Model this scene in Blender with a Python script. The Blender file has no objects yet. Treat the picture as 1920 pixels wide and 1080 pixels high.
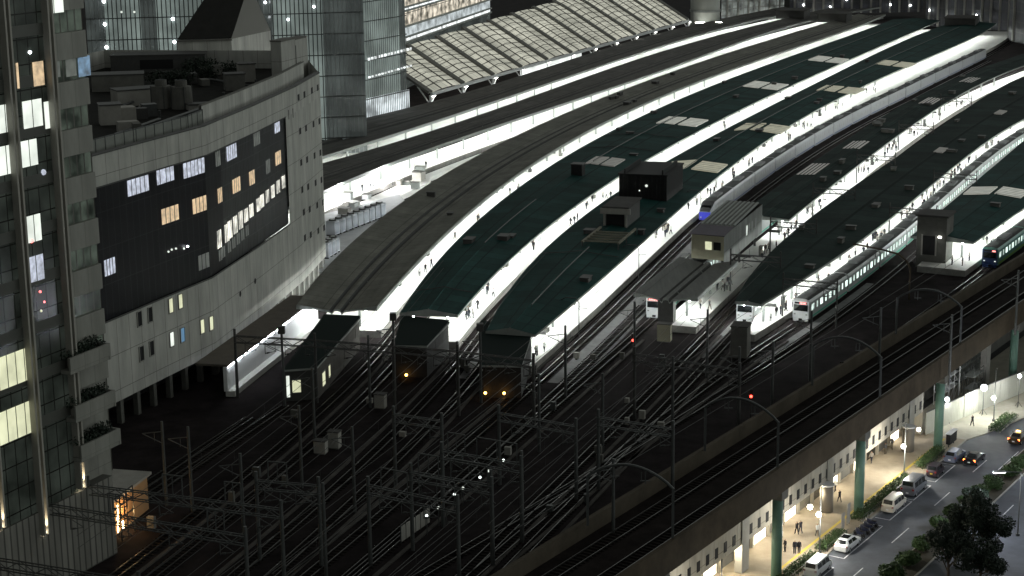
import bpy, bmesh, math, random
import numpy as np
from mathutils import Vector, Matrix
random.seed(11)
C = bpy.context.scene.collection
SC = bpy.context.scene

# ------------------------------------------------------------ camera, world, exposure
CAMH, PITCH, ROLL, FPX = 70.0, math.radians(13.4), math.radians(-0.7), 3326.0
_fw = np.array([0, math.cos(PITCH), -math.sin(PITCH)])
_up0 = np.array([0, math.sin(PITCH), math.cos(PITCH)]); _rt0 = np.array([1.0, 0, 0])
_rt = _rt0*math.cos(ROLL)+_up0*math.sin(ROLL); _up = -_rt0*math.sin(ROLL)+_up0*math.cos(ROLL)
cam = bpy.data.cameras.new('camera'); camo = bpy.data.objects.new('camera', cam); C.objects.link(camo)
cam.sensor_width = 36; cam.lens = FPX/1920*36; cam.clip_start = 1; cam.clip_end = 6000
m = Matrix.Identity(4)
for i in range(3):
    m[i][0] = _rt[i]; m[i][1] = _up[i]; m[i][2] = -_fw[i]
m[2][3] = CAMH
camo.matrix_world = m
SC.camera = camo
SC.view_settings.view_transform = 'Standard'; SC.view_settings.look = 'None'
SC.view_settings.exposure = 0.0; SC.view_settings.gamma = 1.0
w = bpy.data.worlds.new('World'); SC.world = w; w.use_nodes = True
wn = w.node_tree.nodes; wl = w.node_tree.links; wn.clear()
wo = wn.new('ShaderNodeOutputWorld'); wb = wn.new('ShaderNodeBackground'); wb2 = wn.new('ShaderNodeBackground')
sky = wn.new('ShaderNodeTexSky'); sky.sky_type = 'NISHITA'; sky.sun_disc = False
sky.sun_elevation = math.radians(-3); sky.sun_rotation = math.radians(200)
wb.inputs['Strength'].default_value = 0.05
wl.new(sky.outputs[0], wb.inputs[0])
tc = wn.new('ShaderNodeTexCoord'); sx = wn.new('ShaderNodeSeparateXYZ'); cr = wn.new('ShaderNodeValToRGB')
wl.new(tc.outputs['Generated'], sx.inputs[0]); wl.new(sx.outputs['Z'], cr.inputs[0])
cr.color_ramp.elements[0].position = 0.0; cr.color_ramp.elements[0].color = (0.495, 0.535, 0.512, 1)   # city glow near the horizon
cr.color_ramp.elements[1].position = 0.7; cr.color_ramp.elements[1].color = (0.11, 0.113, 0.106, 1)
dp = wn.new('ShaderNodeVectorMath'); dp.operation = 'DOT_PRODUCT'; dp.inputs[1].default_value = (0.86, 0.50, 0.0)   # stronger glow on this side, added to brighten the curved facade
wl.new(tc.outputs['Generated'], dp.inputs[0])
mr_ = wn.new('ShaderNodeMapRange'); mr_.inputs[1].default_value = -0.5; mr_.inputs[2].default_value = 1.0; mr_.inputs[3].default_value = 0.45; mr_.inputs[4].default_value = 2.0
mr_.interpolation_type = 'SMOOTHSTEP'
wl.new(dp.outputs['Value'], mr_.inputs[0])
mu = wn.new('ShaderNodeMix'); mu.data_type = 'RGBA'; mu.blend_type = 'MULTIPLY'; mu.inputs[0].default_value = 1
wl.new(cr.outputs[0], mu.inputs[6]); wl.new(mr_.outputs[0], mu.inputs[7])
wl.new(mu.outputs[2], wb2.inputs[0]); wb2.inputs['Strength'].default_value = 1.0
wa = wn.new('ShaderNodeAddShader'); wl.new(wb.outputs[0], wa.inputs[0]); wl.new(wb2.outputs[0], wa.inputs[1])
wl.new(wa.outputs[0], wo.inputs[0])
SC.render.engine = 'CYCLES'
cy = SC.cycles
cy.use_denoising = True; cy.max_bounces = 5; cy.diffuse_bounces = 3; cy.glossy_bounces = 3
cy.transmission_bounces = 3; cy.sample_clamp_indirect = 6; cy.sample_clamp_direct = 0
cy.caustics_reflective = False; cy.caustics_refractive = False

# ------------------------------------------------------------ helpers
def _ray(px, py):
    return _fw + _rt*((px-960)/FPX) - _up*((py-540)/FPX)
def P(px, py, z):
    """the place at height z that the photograph shows at pixel (px, py)"""
    r = _ray(px, py); t = (z-CAMH)/r[2]
    return (r[0]*t, r[1]*t)
def P3(px, py, z):
    x, y = P(px, py, z); return (x, y, z)
def Wl(px, py, A, B):
    """(distance along A-B, height) at which pixel meets the upright wall through A and B"""
    A = np.array(A[:2], float); B = np.array(B[:2], float); d = (B-A)/np.linalg.norm(B-A); n = np.array([d[1], -d[0]])
    r = _ray(px, py); t = (A@n)/(r[:2]@n); p = r*t
    return float((p[:2]-A)@d), float(p[2]+CAMH)
def topz(xy, py):
    return CAMH-(py+250)/FPX*xy[1]*0.985

MATS = {}
def _nodes(name):
    mt = bpy.data.materials.new(name); mt.use_nodes = True
    nt = mt.node_tree
    return mt, nt, nt.nodes['Principled BSDF']
def mat(name, col, rough=0.65, metal=0.0, var=0.25, scale=0.6, spec=0.4, emit=None, es=0.0, streak=None):
    if name in MATS: return MATS[name]
    mt, nt, b = _nodes(name)
    b.inputs['Roughness'].default_value = rough; b.inputs['Metallic'].default_value = metal
    b.inputs['Specular IOR Level'].default_value = spec
    if var > 0:
        t = nt.nodes.new('ShaderNodeTexCoord'); mp = nt.nodes.new('ShaderNodeMapping')
        if streak: mp.inputs['Scale'].default_value = streak
        n1 = nt.nodes.new('ShaderNodeTexNoise'); n1.inputs['Scale'].default_value = scale; n1.inputs['Detail'].default_value = 6
        n1.inputs['Roughness'].default_value = 0.7
        r = nt.nodes.new('ShaderNodeValToRGB')
        r.color_ramp.elements[0].position = 0.28; r.color_ramp.elements[1].position = 0.74
        lo = [c*(1-var) for c in col]; hi = [min(1, c*(1+var)) for c in col]
        r.color_ramp.elements[0].color = (*lo, 1); r.color_ramp.elements[1].color = (*hi, 1)
        nt.links.new(t.outputs['Object'], mp.inputs[0]); nt.links.new(mp.outputs[0], n1.inputs['Vector'])
        nt.links.new(n1.outputs[0], r.inputs[0]); nt.links.new(r.outputs[0], b.inputs['Base Color'])
    else:
        b.inputs['Base Color'].default_value = (*col, 1)
    if emit:
        b.inputs['Emission Color'].default_value = (*emit, 1); b.inputs['Emission Strength'].default_value = es
    MATS[name] = mt; return mt
def glow(name, col, s, var=0.0, scale=0.8, blinds=0.0):
    """emission: lamps, lit windows, screens, and light painted onto panes, walls and reflections"""
    if name in MATS: return MATS[name]
    mt, nt, b = _nodes(name)
    b.inputs['Base Color'].default_value = (0.25, 0.25, 0.25, 1)
    b.inputs['Emission Color'].default_value = (*col, 1); b.inputs['Emission Strength'].default_value = s
    if var > 0:
        t = nt.nodes.new('ShaderNodeTexCoord'); n1 = nt.nodes.new('ShaderNodeTexNoise'); n1.inputs['Scale'].default_value = scale
        n1.inputs['Detail'].default_value = 4
        r = nt.nodes.new('ShaderNodeMapRange'); r.inputs[1].default_value = 0.3; r.inputs[2].default_value = 0.7
        r.inputs[3].default_value = s*(1-var); r.inputs[4].default_value = s*(1+var)
        nt.links.new(t.outputs['Object'], n1.inputs['Vector']); nt.links.new(n1.outputs[0], r.inputs[0])
        nt.links.new(r.outputs[0], b.inputs['Emission Strength'])
    MATS[name] = mt; return mt
def panelmat(name, col, joint, bw, bh, mort, rough=0.6, var=0.12, metal=0.0, off=0.0, jrough=0.6, spec=0.4, emit=None, es=0.0, evar=0.0, escale=0.15):
    """wall cladding in panels: joints follow the wall's own metres (UV)"""
    if name in MATS: return MATS[name]
    mt, nt, b = _nodes(name)
    uv = nt.nodes.new('ShaderNodeUVMap'); br = nt.nodes.new('ShaderNodeTexBrick'); br.offset = off
    br.inputs['Scale'].default_value = 1.0; br.inputs['Brick Width'].default_value = bw; br.inputs['Row Height'].default_value = bh
    br.inputs['Mortar Size'].default_value = mort; br.inputs['Mortar Smooth'].default_value = 0.15; br.inputs['Bias'].default_value = 0
    br.inputs['Color1'].default_value = (*[c*(1-var) for c in col], 1); br.inputs['Color2'].default_value = (*[min(1, c*(1+var)) for c in col], 1)
    br.inputs['Mortar'].default_value = (*joint, 1)
    nt.links.new(uv.outputs[0], br.inputs['Vector'])
    n1 = nt.nodes.new('ShaderNodeTexNoise'); n1.inputs['Scale'].default_value = 0.35; n1.inputs['Detail'].default_value = 7
    n1.inputs['Roughness'].default_value = 0.65
    mpn = nt.nodes.new('ShaderNodeMapping'); mpn.inputs['Scale'].default_value = (1.2, 0.25, 1)
    nt.links.new(uv.outputs[0], mpn.inputs[0]); nt.links.new(mpn.outputs[0], n1.inputs['Vector'])
    r = nt.nodes.new('ShaderNodeMapRange'); r.inputs[1].default_value = 0.3; r.inputs[2].default_value = 0.7
    r.inputs[3].default_value = 0.66; r.inputs[4].default_value = 1.14
    mx = nt.nodes.new('ShaderNodeMix'); mx.data_type = 'RGBA'; mx.blend_type = 'MULTIPLY'; mx.inputs[0].default_value = 1
    nt.links.new(n1.outputs[0], r.inputs[0]); nt.links.new(br.outputs['Color'], mx.inputs[6]); nt.links.new(r.outputs[0], mx.inputs[7])
    nt.links.new(mx.outputs[2], b.inputs['Base Color'])
    b.inputs['Roughness'].default_value = rough; b.inputs['Metallic'].default_value = metal; b.inputs['Specular IOR Level'].default_value = spec
    if emit:
        b.inputs['Emission Color'].default_value = (*emit, 1)
        n2 = nt.nodes.new('ShaderNodeTexNoise'); n2.inputs['Scale'].default_value = escale; n2.inputs['Detail'].default_value = 5
        nt.links.new(uv.outputs[0], n2.inputs['Vector'])
        r2 = nt.nodes.new('ShaderNodeMapRange'); r2.inputs[1].default_value = 0.38; r2.inputs[2].default_value = 0.68
        r2.inputs[3].default_value = es*(1-evar); r2.inputs[4].default_value = es*(1+evar)
        nt.links.new(n2.outputs[0], r2.inputs[0])
        iv = nt.nodes.new('ShaderNodeMath'); iv.operation = 'SUBTRACT'; iv.inputs[0].default_value = 1; nt.links.new(br.outputs['Fac'], iv.inputs[1])
        ml = nt.nodes.new('ShaderNodeMath'); ml.operation = 'MULTIPLY'; nt.links.new(iv.outputs[0], ml.inputs[0]); nt.links.new(r2.outputs[0], ml.inputs[1])
        nt.links.new(ml.outputs[0], b.inputs['Emission Strength'])
    MATS[name] = mt; return mt

ROOT = {}
class MB:
    def __init__(s): s.v = []; s.f = []; s.m = []; s.uv = []
    def face(s, pts, mi=0, uv=None):
        k = len(s.v); s.v += [tuple(map(float, p)) for p in pts]; s.f.append(tuple(range(k, k+len(pts)))); s.m.append(mi)
        s.uv.append(uv or [(0, 0)]*len(pts))
    def wall(s, A, B, z0, z1, mi=0, u0=0.0):
        L = math.hypot(B[0]-A[0], B[1]-A[1])
        s.face([(A[0], A[1], z0), (B[0], B[1], z0), (B[0], B[1], z1), (A[0], A[1], z1)], mi, [(u0, z0), (u0+L, z0), (u0+L, z1), (u0, z1)])
        return u0+L
    def obox(s, o, a, b, c, mi=0):
        """box with one corner o and edges a, b, c"""
        o, a, b, c = [np.array(q, float) for q in (o, a, b, c)]
        if np.dot(np.cross(a, b), c) < 0: a, b = b, a
        la, lb, lc = [np.linalg.norm(q) for q in (a, b, c)]
        p = lambda i, j, k: o+a*i+b*j+c*k
        s.face([p(0,0,0), p(0,1,0), p(1,1,0), p(1,0,0)], mi, [(0,0),(0,lb),(la,lb),(la,0)])
        s.face([p(0,0,1), p(1,0,1), p(1,1,1), p(0,1,1)], mi, [(0,0),(la,0),(la,lb),(0,lb)])
        s.face([p(0,0,0), p(1,0,0), p(1,0,1), p(0,0,1)], mi, [(0,0),(la,0),(la,lc),(0,lc)])
        s.face([p(1,0,0), p(1,1,0), p(1,1,1), p(1,0,1)], mi, [(0,0),(lb,0),(lb,lc),(0,lc)])
        s.face([p(1,1,0), p(0,1,0), p(0,1,1), p(1,1,1)], mi, [(0,0),(la,0),(la,lc),(0,lc)])
        s.face([p(0,1,0), p(0,0,0), p(0,0,1), p(0,1,1)], mi, [(0,0),(lb,0),(lb,lc),(0,lc)])
        return s
    def box(s, cx, cy, z0, sx, sy, h, rz=0.0, mi=0):
        c_, s_ = math.cos(rz), math.sin(rz)
        a = np.array([c_*sx, s_*sx, 0]); b = np.array([-s_*sy, c_*sy, 0])
        return s.obox(np.array([cx, cy, z0])-a/2-b/2, a, b, (0, 0, h), mi)
    def rings(s, rs, mi=0, cap=True, closed=True, uvf=None):
        n = len(rs[0]); k = len(s.v)
        for r in rs: s.v += [tuple(map(float, p)) for p in r]
        for i in range(len(rs)-1):
            for j in range(n if closed else n-1):
                j2 = (j+1) % n
                s.f.append((k+i*n+j, k+i*n+j2, k+(i+1)*n+j2, k+(i+1)*n+j)); s.m.append(mi if not callable(mi) else mi(i, j)); s.uv.append([(0, 0)]*4 if uvf is None else [uvf(i, j), uvf(i, j+1), uvf(i+1, j+1), uvf(i+1, j)])
        if cap and closed:
            s.f.append(tuple(k+j for j in range(n-1, -1, -1))); s.m.append(mi if not callable(mi) else mi(-1, 0)); s.uv.append([(0, 0)]*n)
            s.f.append(tuple(k+(len(rs)-1)*n+j for j in range(n))); s.m.append(mi if not callable(mi) else mi(-2, 0)); s.uv.append([(0, 0)]*n)
        return s
    def tube(s, pts, r0, r1=None, n=6, mi=0):
        pts = [np.array(p, float) for p in pts]; r1 = r0 if r1 is None else r1; rs = []
        for i, p in enumerate(pts):
            t = pts[min(i+1, len(pts)-1)]-pts[max(i-1, 0)]; t = t/np.linalg.norm(t)
            h = np.array([0, 0, 1.0]) if abs(t[2]) < 0.9 else np.array([1.0, 0, 0])
            a = np.cross(t, h); a /= np.linalg.norm(a); b = np.cross(a, t)
            r = r0+(r1-r0)*i/max(1, len(pts)-1)
            rs.append([p+r*(math.cos(2*math.pi*k/n)*a+math.sin(2*math.pi*k/n)*b) for k in range(n)][::-1])
        return s.rings(rs, mi)
    def bar(s, a, b, w, h=None, mi=0):
        a = np.array(a, float); b = np.array(b, float); t = b-a; h = h or w
        q = np.array([0, 0, 1.0]) if abs(t[2]) < 0.9*np.linalg.norm(t) else np.array([1.0, 0, 0])
        u = np.cross(t, q); u = u/np.linalg.norm(u)*w; v = np.cross(u, t); v = v/np.linalg.norm(v)*h
        return s.obox(a-u/2-v/2, t, u, v, mi)
    def ball(s, c, r, n=10, mi=0, sq=(1, 1, 1)):
        rs = []
        for i in range(n//2+1):
            th = math.pi*i/(n//2); rr = max(0.01, math.sin(th))
            rs.append([(c[0]+sq[0]*r*rr*math.cos(2*math.pi*k/n), c[1]+sq[1]*r*rr*math.sin(2*math.pi*k/n), c[2]-sq[2]*r*math.cos(th)) for k in range(n)])
        return s.rings(rs, mi)
    def build(s, name, mats, parent=None, loc=None, smooth=False):
        if not isinstance(mats, (list, tuple)): mats = [mats]
        o0 = ROOT.get(parent.name, (0, 0, 0)) if parent else (loc or (0, 0, 0))
        me = bpy.data.meshes.new(name)
        me.from_pydata([(x-o0[0], y-o0[1], z-o0[2]) for x, y, z in s.v], [], s.f)
        for q in mats: me.materials.append(q)
        me.polygons.foreach_set('material_index', s.m)
        if smooth: me.polygons.foreach_set('use_smooth', [True]*len(s.f))
        ul = me.uv_layers.new(name='UVMap'); flat = [c for f in s.uv for p in f for c in p]
        ul.data.foreach_set('uv', flat)
        me.update()
        o = bpy.data.objects.new(name, me); C.objects.link(o)
        if parent: o.parent = parent; ROOT[o.name] = o0
        elif loc: o.location = loc
        return o
def tag(o, label, cat, group=None):
    o['label'] = label; o['category'] = cat
    if group: o['group'] = group
    return o
def thing(name, label, cat, loc=(0, 0, 0), group=None):
    o = bpy.data.objects.new(name, None); C.objects.link(o); o.location = loc; o.empty_display_size = 0.5
    ROOT[o.name] = tuple(map(float, loc)); return tag(o, label, cat, group)
def struct(o, kind='structure'): o['kind'] = kind; return o
def dup(o, parent=None):
    c = o.copy(); C.objects.link(c)
    if parent: c.parent = parent
    for ch in list(o.children): dup(ch, c)
    return c
def place(o, loc, rz=0.0, label=None, group=None, sc=None):
    o.location = loc; o.rotation_euler = (0, 0, rz)
    if sc: o.scale = (sc, sc, sc)
    if label: o['label'] = label
    if group: o['group'] = group
    return o
def lerp(a, b, t): return tuple(x+(y-x)*t for x, y in zip(a, b))

# ------------------------------------------------------------ materials
M_ballast = mat('ballast', (0.019, 0.0155, 0.016), 0.95, var=0.65, scale=0.22, spec=0.04)
M_street = mat('street_base', (0.05, 0.05, 0.052), 0.9, var=0.2)
M_asphalt = mat('asphalt', (0.082, 0.090, 0.105), 0.75, var=0.38, scale=0.22)
M_paint = mat('road_paint', (0.62, 0.63, 0.65), 0.7, var=0.4, scale=1.2)
M_paving = mat('paving', (0.34, 0.29, 0.22), 0.8, var=0.25, scale=0.4)
M_kerb = mat('kerb_stone', (0.36, 0.35, 0.32), 0.85, var=0.15)
M_tactile = mat('tactile_yellow', (0.55, 0.42, 0.06), 0.7, var=0.15)
M_soil = mat('soil', (0.05, 0.045, 0.03), 0.95, var=0.3)
M_platform = mat('platform_floor', (0.60, 0.60, 0.57), 0.7, var=0.12, scale=0.3)
M_coping = mat('platform_side', (0.30, 0.29, 0.27), 0.85, var=0.3)

M_roofdim = mat('roof_dim_plain', (0.085, 0.083, 0.08), 0.85, var=0.25, scale=0.3, spec=0.1)


M_soffit = mat('soffit', (0.72, 0.73, 0.71), 0.7, var=0.08)
M_gutter = mat('gutter', (0.05, 0.05, 0.048), 0.8, var=0.2)
M_fascia = mat('fascia', (0.30, 0.32, 0.30), 0.7, var=0.15)
M_steel = mat('galvanised_steel', (0.085, 0.09, 0.088), 0.55, metal=0.3, var=0.2, scale=2)
M_steeldk = mat('dark_steel', (0.055, 0.055, 0.052), 0.6, var=0.25, scale=2)
M_rail = mat('rail', (0.12, 0.115, 0.11), 0.36, metal=0.9, var=0.1)
M_sleeper = mat('sleeper', (0.022, 0.019, 0.017), 0.9, var=0.4, scale=1, spec=0.05)
M_conc = mat('concrete', (0.34, 0.33, 0.30), 0.85, var=0.22, scale=0.35)
M_concdk = mat('stained_concrete', (0.14, 0.138, 0.124), 0.9, var=0.3, scale=0.35)
M_white = mat('white_paint', (0.75, 0.76, 0.77), 0.5, var=0.06)
M_black = mat('black_void', (0.008, 0.008, 0.009), 0.8, var=0.0)
M_greenst = mat('green_column_paint', (0.13, 0.24, 0.19), 0.5, var=0.15)
M_glass = mat('dark_glass', (0.010, 0.012, 0.013), 0.08, var=0.0, spec=0.6)
M_rubber = mat('rubber', (0.012, 0.012, 0.012), 0.85, var=0.0)
M_rim = mat('alloy_rim', (0.4, 0.4, 0.41), 0.35, metal=0.8, var=0.0)
M_leaf = mat('leaf', (0.030, 0.060, 0.018), 0.7, var=0.5, scale=0.9)
M_leafdk = mat('leaf_dark', (0.009, 0.020, 0.010), 0.7, var=0.5, scale=0.9)
M_leafhedge = mat('leaf_hedge', (0.045, 0.085, 0.025), 0.7, var=0.5, scale=1.5)
M_bark = mat('bark', (0.06, 0.045, 0.032), 0.9, var=0.3, scale=3)
G_tube = glow('fluorescent_tube', (0.95, 1.0, 0.97), 72.0)
G_white = glow('lit_window_white', (0.93, 1.0, 0.90), 0.95, var=0.22, scale=0.5)
G_yel = glow('lit_window_yellow', (0.93, 0.95, 0.62), 0.75, var=0.22, scale=0.5)
G_warm = glow('lit_window_warm', (1.0, 0.72, 0.42), 0.62, var=0.4, scale=1.5)
G_cool = glow('lit_window_cool', (0.78, 0.84, 1.0), 0.58, var=0.5, scale=1.5)
G_dim = glow('dim_window', (0.75, 0.85, 0.70), 0.055, var=0.9, scale=1.2)
G_shop = glow('shop_light', (1.0, 0.90, 0.70), 3.6, var=0.6, scale=0.7)
G_amber = glow('amber_lamp', (1.0, 0.50, 0.10), 13.0)
G_red = glow('red_lamp', (1.0, 0.05, 0.03), 9.0)
G_redsign = glow('red_display', (1.0, 0.22, 0.20), 3.0, var=0.5, scale=6)
G_spot = glow('spot_white', (0.9, 0.97, 1.0), 14.0)
G_globe = glow('globe_lamp', (1.0, 0.97, 0.90), 18.0)
G_led = glow('led_head', (0.92, 0.90, 1.0), 9.0)
G_trainwin = glow('train_window', (0.80, 1.0, 0.90), 1.3, var=0.85, scale=0.55)
G_uplight = glow('uplight_lens', (1.0, 0.86, 0.62), 24.0)
G_skylight = glow('skylight_pane', (0.90, 0.92, 0.80), 0.32, var=0.25, scale=0.6)  # glow painted into the panes for platform light from below
G_skydim = glow('skylight_dim', (0.9, 0.85, 0.75), 0.10, var=0.35, scale=0.6)  # weaker painted glow, same light from below
M_membrane = panelmat('membrane', (0.5, 0.5, 0.43), (0.12, 0.12, 0.10), 4.0, 2.6, 0.07, rough=0.7, var=0.10, emit=(1.0, 0.985, 0.82), es=0.36, evar=0.35, escale=0.10)  # emission stands in for lamplight shining through the membrane
M_facade = panelmat('facade_panel', (0.44, 0.44, 0.405), (0.17, 0.168, 0.15), 2.9, 4.7, 0.045, rough=0.7, var=0.05)
M_band = panelmat('black_glazing', (0.010, 0.010, 0.013), (0.030, 0.031, 0.036), 1.45, 4.7, 0.06, rough=0.35, var=0.2, spec=0.12)
M_tglass = panelmat('tower_glass', (0.050, 0.058, 0.050), (0.020, 0.021, 0.018), 1.55, 2.375, 0.07, rough=0.18, var=0.22, spec=0.55, emit=(0.75, 0.9, 0.75), es=0.012, evar=0.95, escale=0.3)
M_tspan = panelmat('tower_spandrel', (0.27, 0.27, 0.24), (0.15, 0.15, 0.132), 2.3, 9.5, 0.03, rough=0.6, var=0.06)
M_tstrip = panelmat('tower_strip_glass', (0.050, 0.060, 0.050), (0.14, 0.14, 0.125), 1.13, 4.75, 0.10, rough=0.15, var=0.35, spec=0.55, emit=(0.75, 0.95, 0.75), es=0.045, evar=0.9, escale=0.35)
M_curtain = panelmat('curtain_wall', (0.09, 0.105, 0.10), (0.03, 0.033, 0.033), 1.05, 5.1, 0.13, rough=0.2, var=0.25, spec=0.5, emit=(0.76, 0.92, 0.86), es=0.20, evar=0.40, escale=0.10)
M_curtdk = panelmat('curtain_dark', (0.06, 0.066, 0.066), (0.20, 0.21, 0.205), 1.05, 5.1, 0.08, rough=0.2, var=0.5, spec=0.5, emit=(.8, .95, .9), es=.05, evar=.5, escale=.12)
M_curtlit = panelmat('curtain_lit', (0.2, 0.22, 0.22), (0.10, 0.11, 0.11), 0.95, 5.1, 0.16, rough=0.3, var=0.1, emit=(0.88, 0.97, 1.0), es=0.75, evar=0.6, escale=0.22)
M_shopfl = panelmat('shop_floor', (0.3, 0.26, 0.2), (0.15, 0.13, 0.1), 4.0, 6.0, 0.12, rough=0.5, var=0.3, emit=(1.0, 0.90, 0.74), es=0.6, evar=0.95, escale=0.3)

M_roofgrey = panelmat('roof_grey', (0.20, 0.20, 0.175), (0.12, 0.12, 0.105), 4.2, 3.2, 0.08, rough=0.85, var=0.10, spec=0.1)
M_roofdm = panelmat('roof_dim', (0.135, 0.131, 0.124), (0.085, 0.085, 0.08), 4.2, 5.0, 0.12, rough=0.85, var=0.12, spec=0.1)
M_roofgreen = panelmat('roof_green', (0.014, 0.055, 0.050), (0.008, 0.028, 0.027), 3.0, 4.0, 0.10, rough=0.8, var=0.22, spec=0.08)
M_roofdark = panelmat('roof_darkgreen', (0.024, 0.042, 0.038), (0.013, 0.022, 0.020), 3.0, 4.5, 0.10, rough=0.85, var=0.25, spec=0.06)
# ------------------------------------------------------------ curves of the platforms (from the photo, on the plane of the canopy edges)
ZE = 5.2
EDGE = dict(
 A_l=[(607,240),(773,205),(960,145),(1173,85),(1293,48),(1440,20)],
 A_r=[(608,295),(960,179),(1120,130),(1227,90),(1327,60),(1440,35),(1563,8)],
 B_l=[(608,308),(960,194),(1120,143),(1227,100),(1327,72),(1440,45),(1563,14)],
 B_r=[(613,358),(730,310),(847,263),(960,232),(1120,173),(1280,120),(1440,62),(1563,30),(1617,20)],
 C_l=[(560,568),(793,360),(870,307),(960,257),(1120,188),(1280,133),(1440,76),(1563,38),(1617,27)],
 C_r=[(703,577),(770,517),(830,447),(887,393),(960,333),(1040,283),(1120,238),(1227,187),(1327,147),(1440,111),(1550,67),(1660,30)],
 D_l=[(748,577),(793,533),(857,460),(903,403),(960,360),(1010,323),(1053,297),(1120,257),(1227,207),(1327,167),(1440,122),(1550,78),(1660,43)],
 D_r=[(850,590),(877,577),(910,533),(960,488),(1013,435),(1070,393),(1120,360),(1187,307),(1280,257),(1360,223),(1440,185),(1607,103),(1767,37)],
 E_l=[(923,587),(960,547),(1007,483),(1070,423),(1150,363),(1280,283),(1360,247),(1440,200),(1607,117),(1767,48)],
 E_r=[(998,630),(1023,612),(1063,580),(1157,500),(1307,358),(1377,307),(1440,261),(1573,187),(1707,120),(1870,43)],
 F_r=[(1305,562),(1347,530),(1497,397),(1543,360),(1647,283),(1773,193),(1920,123)],
 G_l=[(1377,570),(1390,540),(1497,427),(1600,350),(1673,300),(1793,217),(1920,143)],
 G_r=[(1427,573),(1440,562),(1497,530),(1600,460),(1660,417),(1730,360),(1813,293),(1920,223)],
 H_l=[(1720,440),(1790,360),(1920,270)],
 H_r=[(1815,462),(1838,445),(1900,405),(1920,388)])
class Curve:
    def __init__(s, pts, deg=4):
        w_ = np.array([P(x, y, ZE) for x, y in pts]); deg = min(deg, len(pts)-1) if len(pts) > 4 else 1
        s.y0, s.y1 = float(w_[:, 1].min()), float(w_[:, 1].max()); s.c = float(w_[:, 1].mean())
        s.p = np.poly1d(np.polyfit((w_[:, 1]-s.c)/100, w_[:, 0], deg, w=1/w_[:, 1])); s.d = s.p.deriv()
    def x(s, y):
        yc = min(max(y, s.y0), s.y1); return float(s.p((yc-s.c)/100)+s.d((yc-s.c)/100)*(y-yc)/100)
    def t(s, y):
        yc = min(max(y, s.y0), s.y1); v = np.array([float(s.d((yc-s.c)/100))/100, 1.0]); return v/np.linalg.norm(v)
    def off(s, y, d):
        t = s.t(y); return np.array([s.x(y)+t[1]*d, y-t[0]*d])
CV = {k: Curve(v) for k, v in EDGE.items()}
class Off:
    """the curve that runs d metres to the right of another"""
    def __init__(s, c, d, y0=None, y1=None): s.c = c; s.d0 = d; s.y0 = y0 or c.y0; s.y1 = y1 or c.y1
    def t(s, y): return s.c.t(y)
    def off(s, y, d): return s.c.off(y, s.d0+d)
CV['F_l'] = Off(CV['F_r'], -10.2)
def across(L, R, y, s_):
    """point at fraction s_ between right edge R at y and the left edge L on the normal"""
    r = R.off(y, 0); t = R.t(y); n = np.array([-t[1], t[0]])
    yl = y
    for _ in range(6):
        l = L.off(yl, 0); yl += (t@(r-l))
    l = L.off(yl, 0)
    return l+(r-l)*s_

# ------------------------------------------------------------ ground, rail yard, street
d_ = np.array([.543, .840]); d_ /= np.linalg.norm(d_); n_ = np.array([d_[1], -d_[0]]); o_ = np.array([10.2, 159.0])
RZ = -math.atan2(d_[0], d_[1]); ZS = -10.5
def SP(u, v, z=None):
    p = o_+d_*u+n_*v
    return (p[0], p[1]) if z is None else (p[0], p[1], z)
mb = MB(); mb.face([(-3000, -500, ZS-.03), (3000, -500, ZS-.03), (3000, 5000, ZS-.03), (-3000, 5000, ZS-.03)])
struct(mb.build('ground', M_street))
yard = [SP(-190, -10.4), SP(200, -10.4), (240, 420), (460, 1000), (-500, 1000), (-500, 60)]
mb = MB(); mb.face([(x, y, 0) for x, y in yard])
for i in range(len(yard)):
    mb.wall(yard[i], yard[(i+1) % len(yard)], ZS-.02, 0, 1)
struct(mb.build('rail_yard_ground', [M_ballast, M_concdk]))
def strip(name, v0, v1, u0, u1, z, m_):
    mb = MB(); mb.face([SP(u0, v0, z), SP(u0, v1, z), SP(u1, v1, z), SP(u1, v0, z)]); return struct(mb.build(name, m_))
def slab(name, v0, v1, u0, u1, z0, z1, m_):
    mb = MB(); mb.obox(SP(u0, v0, z0), (*(d_*(u1-u0)), 0), (*(n_*(v1-v0)), 0), (0, 0, z1-z0)); return struct(mb.build(name, m_))
strip('road', 1.3, 9.6, -40, 130, ZS+.004, M_asphalt)
strip('opposite_road', 12.6, 40, -40, 190, ZS+.004, M_asphalt)
mb = MB(); mb.face([SP(94, 1.3, ZS+.009), SP(130, 9.6, ZS+.009), SP(190, 30, ZS+.009), SP(190, 9.6, ZS+.009), SP(130, 5, ZS+.009)])
slab('pavement', -10.3, 1.15, -40, 98, ZS-.02, ZS+.13, M_paving)
mb = MB()
pl = [SP(98, -9), SP(98, 1.15), SP(102, 2.6), SP(112, 5.0), SP(126, 6.5), SP(160, 9), SP(160, -9)]
mb.face([(*p, ZS+.126) for p in pl])
for i in range(len(pl)): mb.wall(pl[i], pl[(i+1) % len(pl)], ZS-.02, ZS+.126)
struct(mb.build('plaza_pavement', mat('plaza_paving', (0.40, 0.38, 0.31), 0.8, var=0.2, scale=0.5)))
slab('kerb', 1.16, 1.34, -40, 97.9, ZS-.02, ZS+.145, M_kerb)
slab('median_strip', 9.6, 12.5, -40, 118, ZS-.02, ZS+.14, M_soil)
for v in (9.45, 12.5): slab('median_kerb', v, v+.15, -40, 118.2, ZS-.02, ZS+.16, M_kerb)
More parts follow.
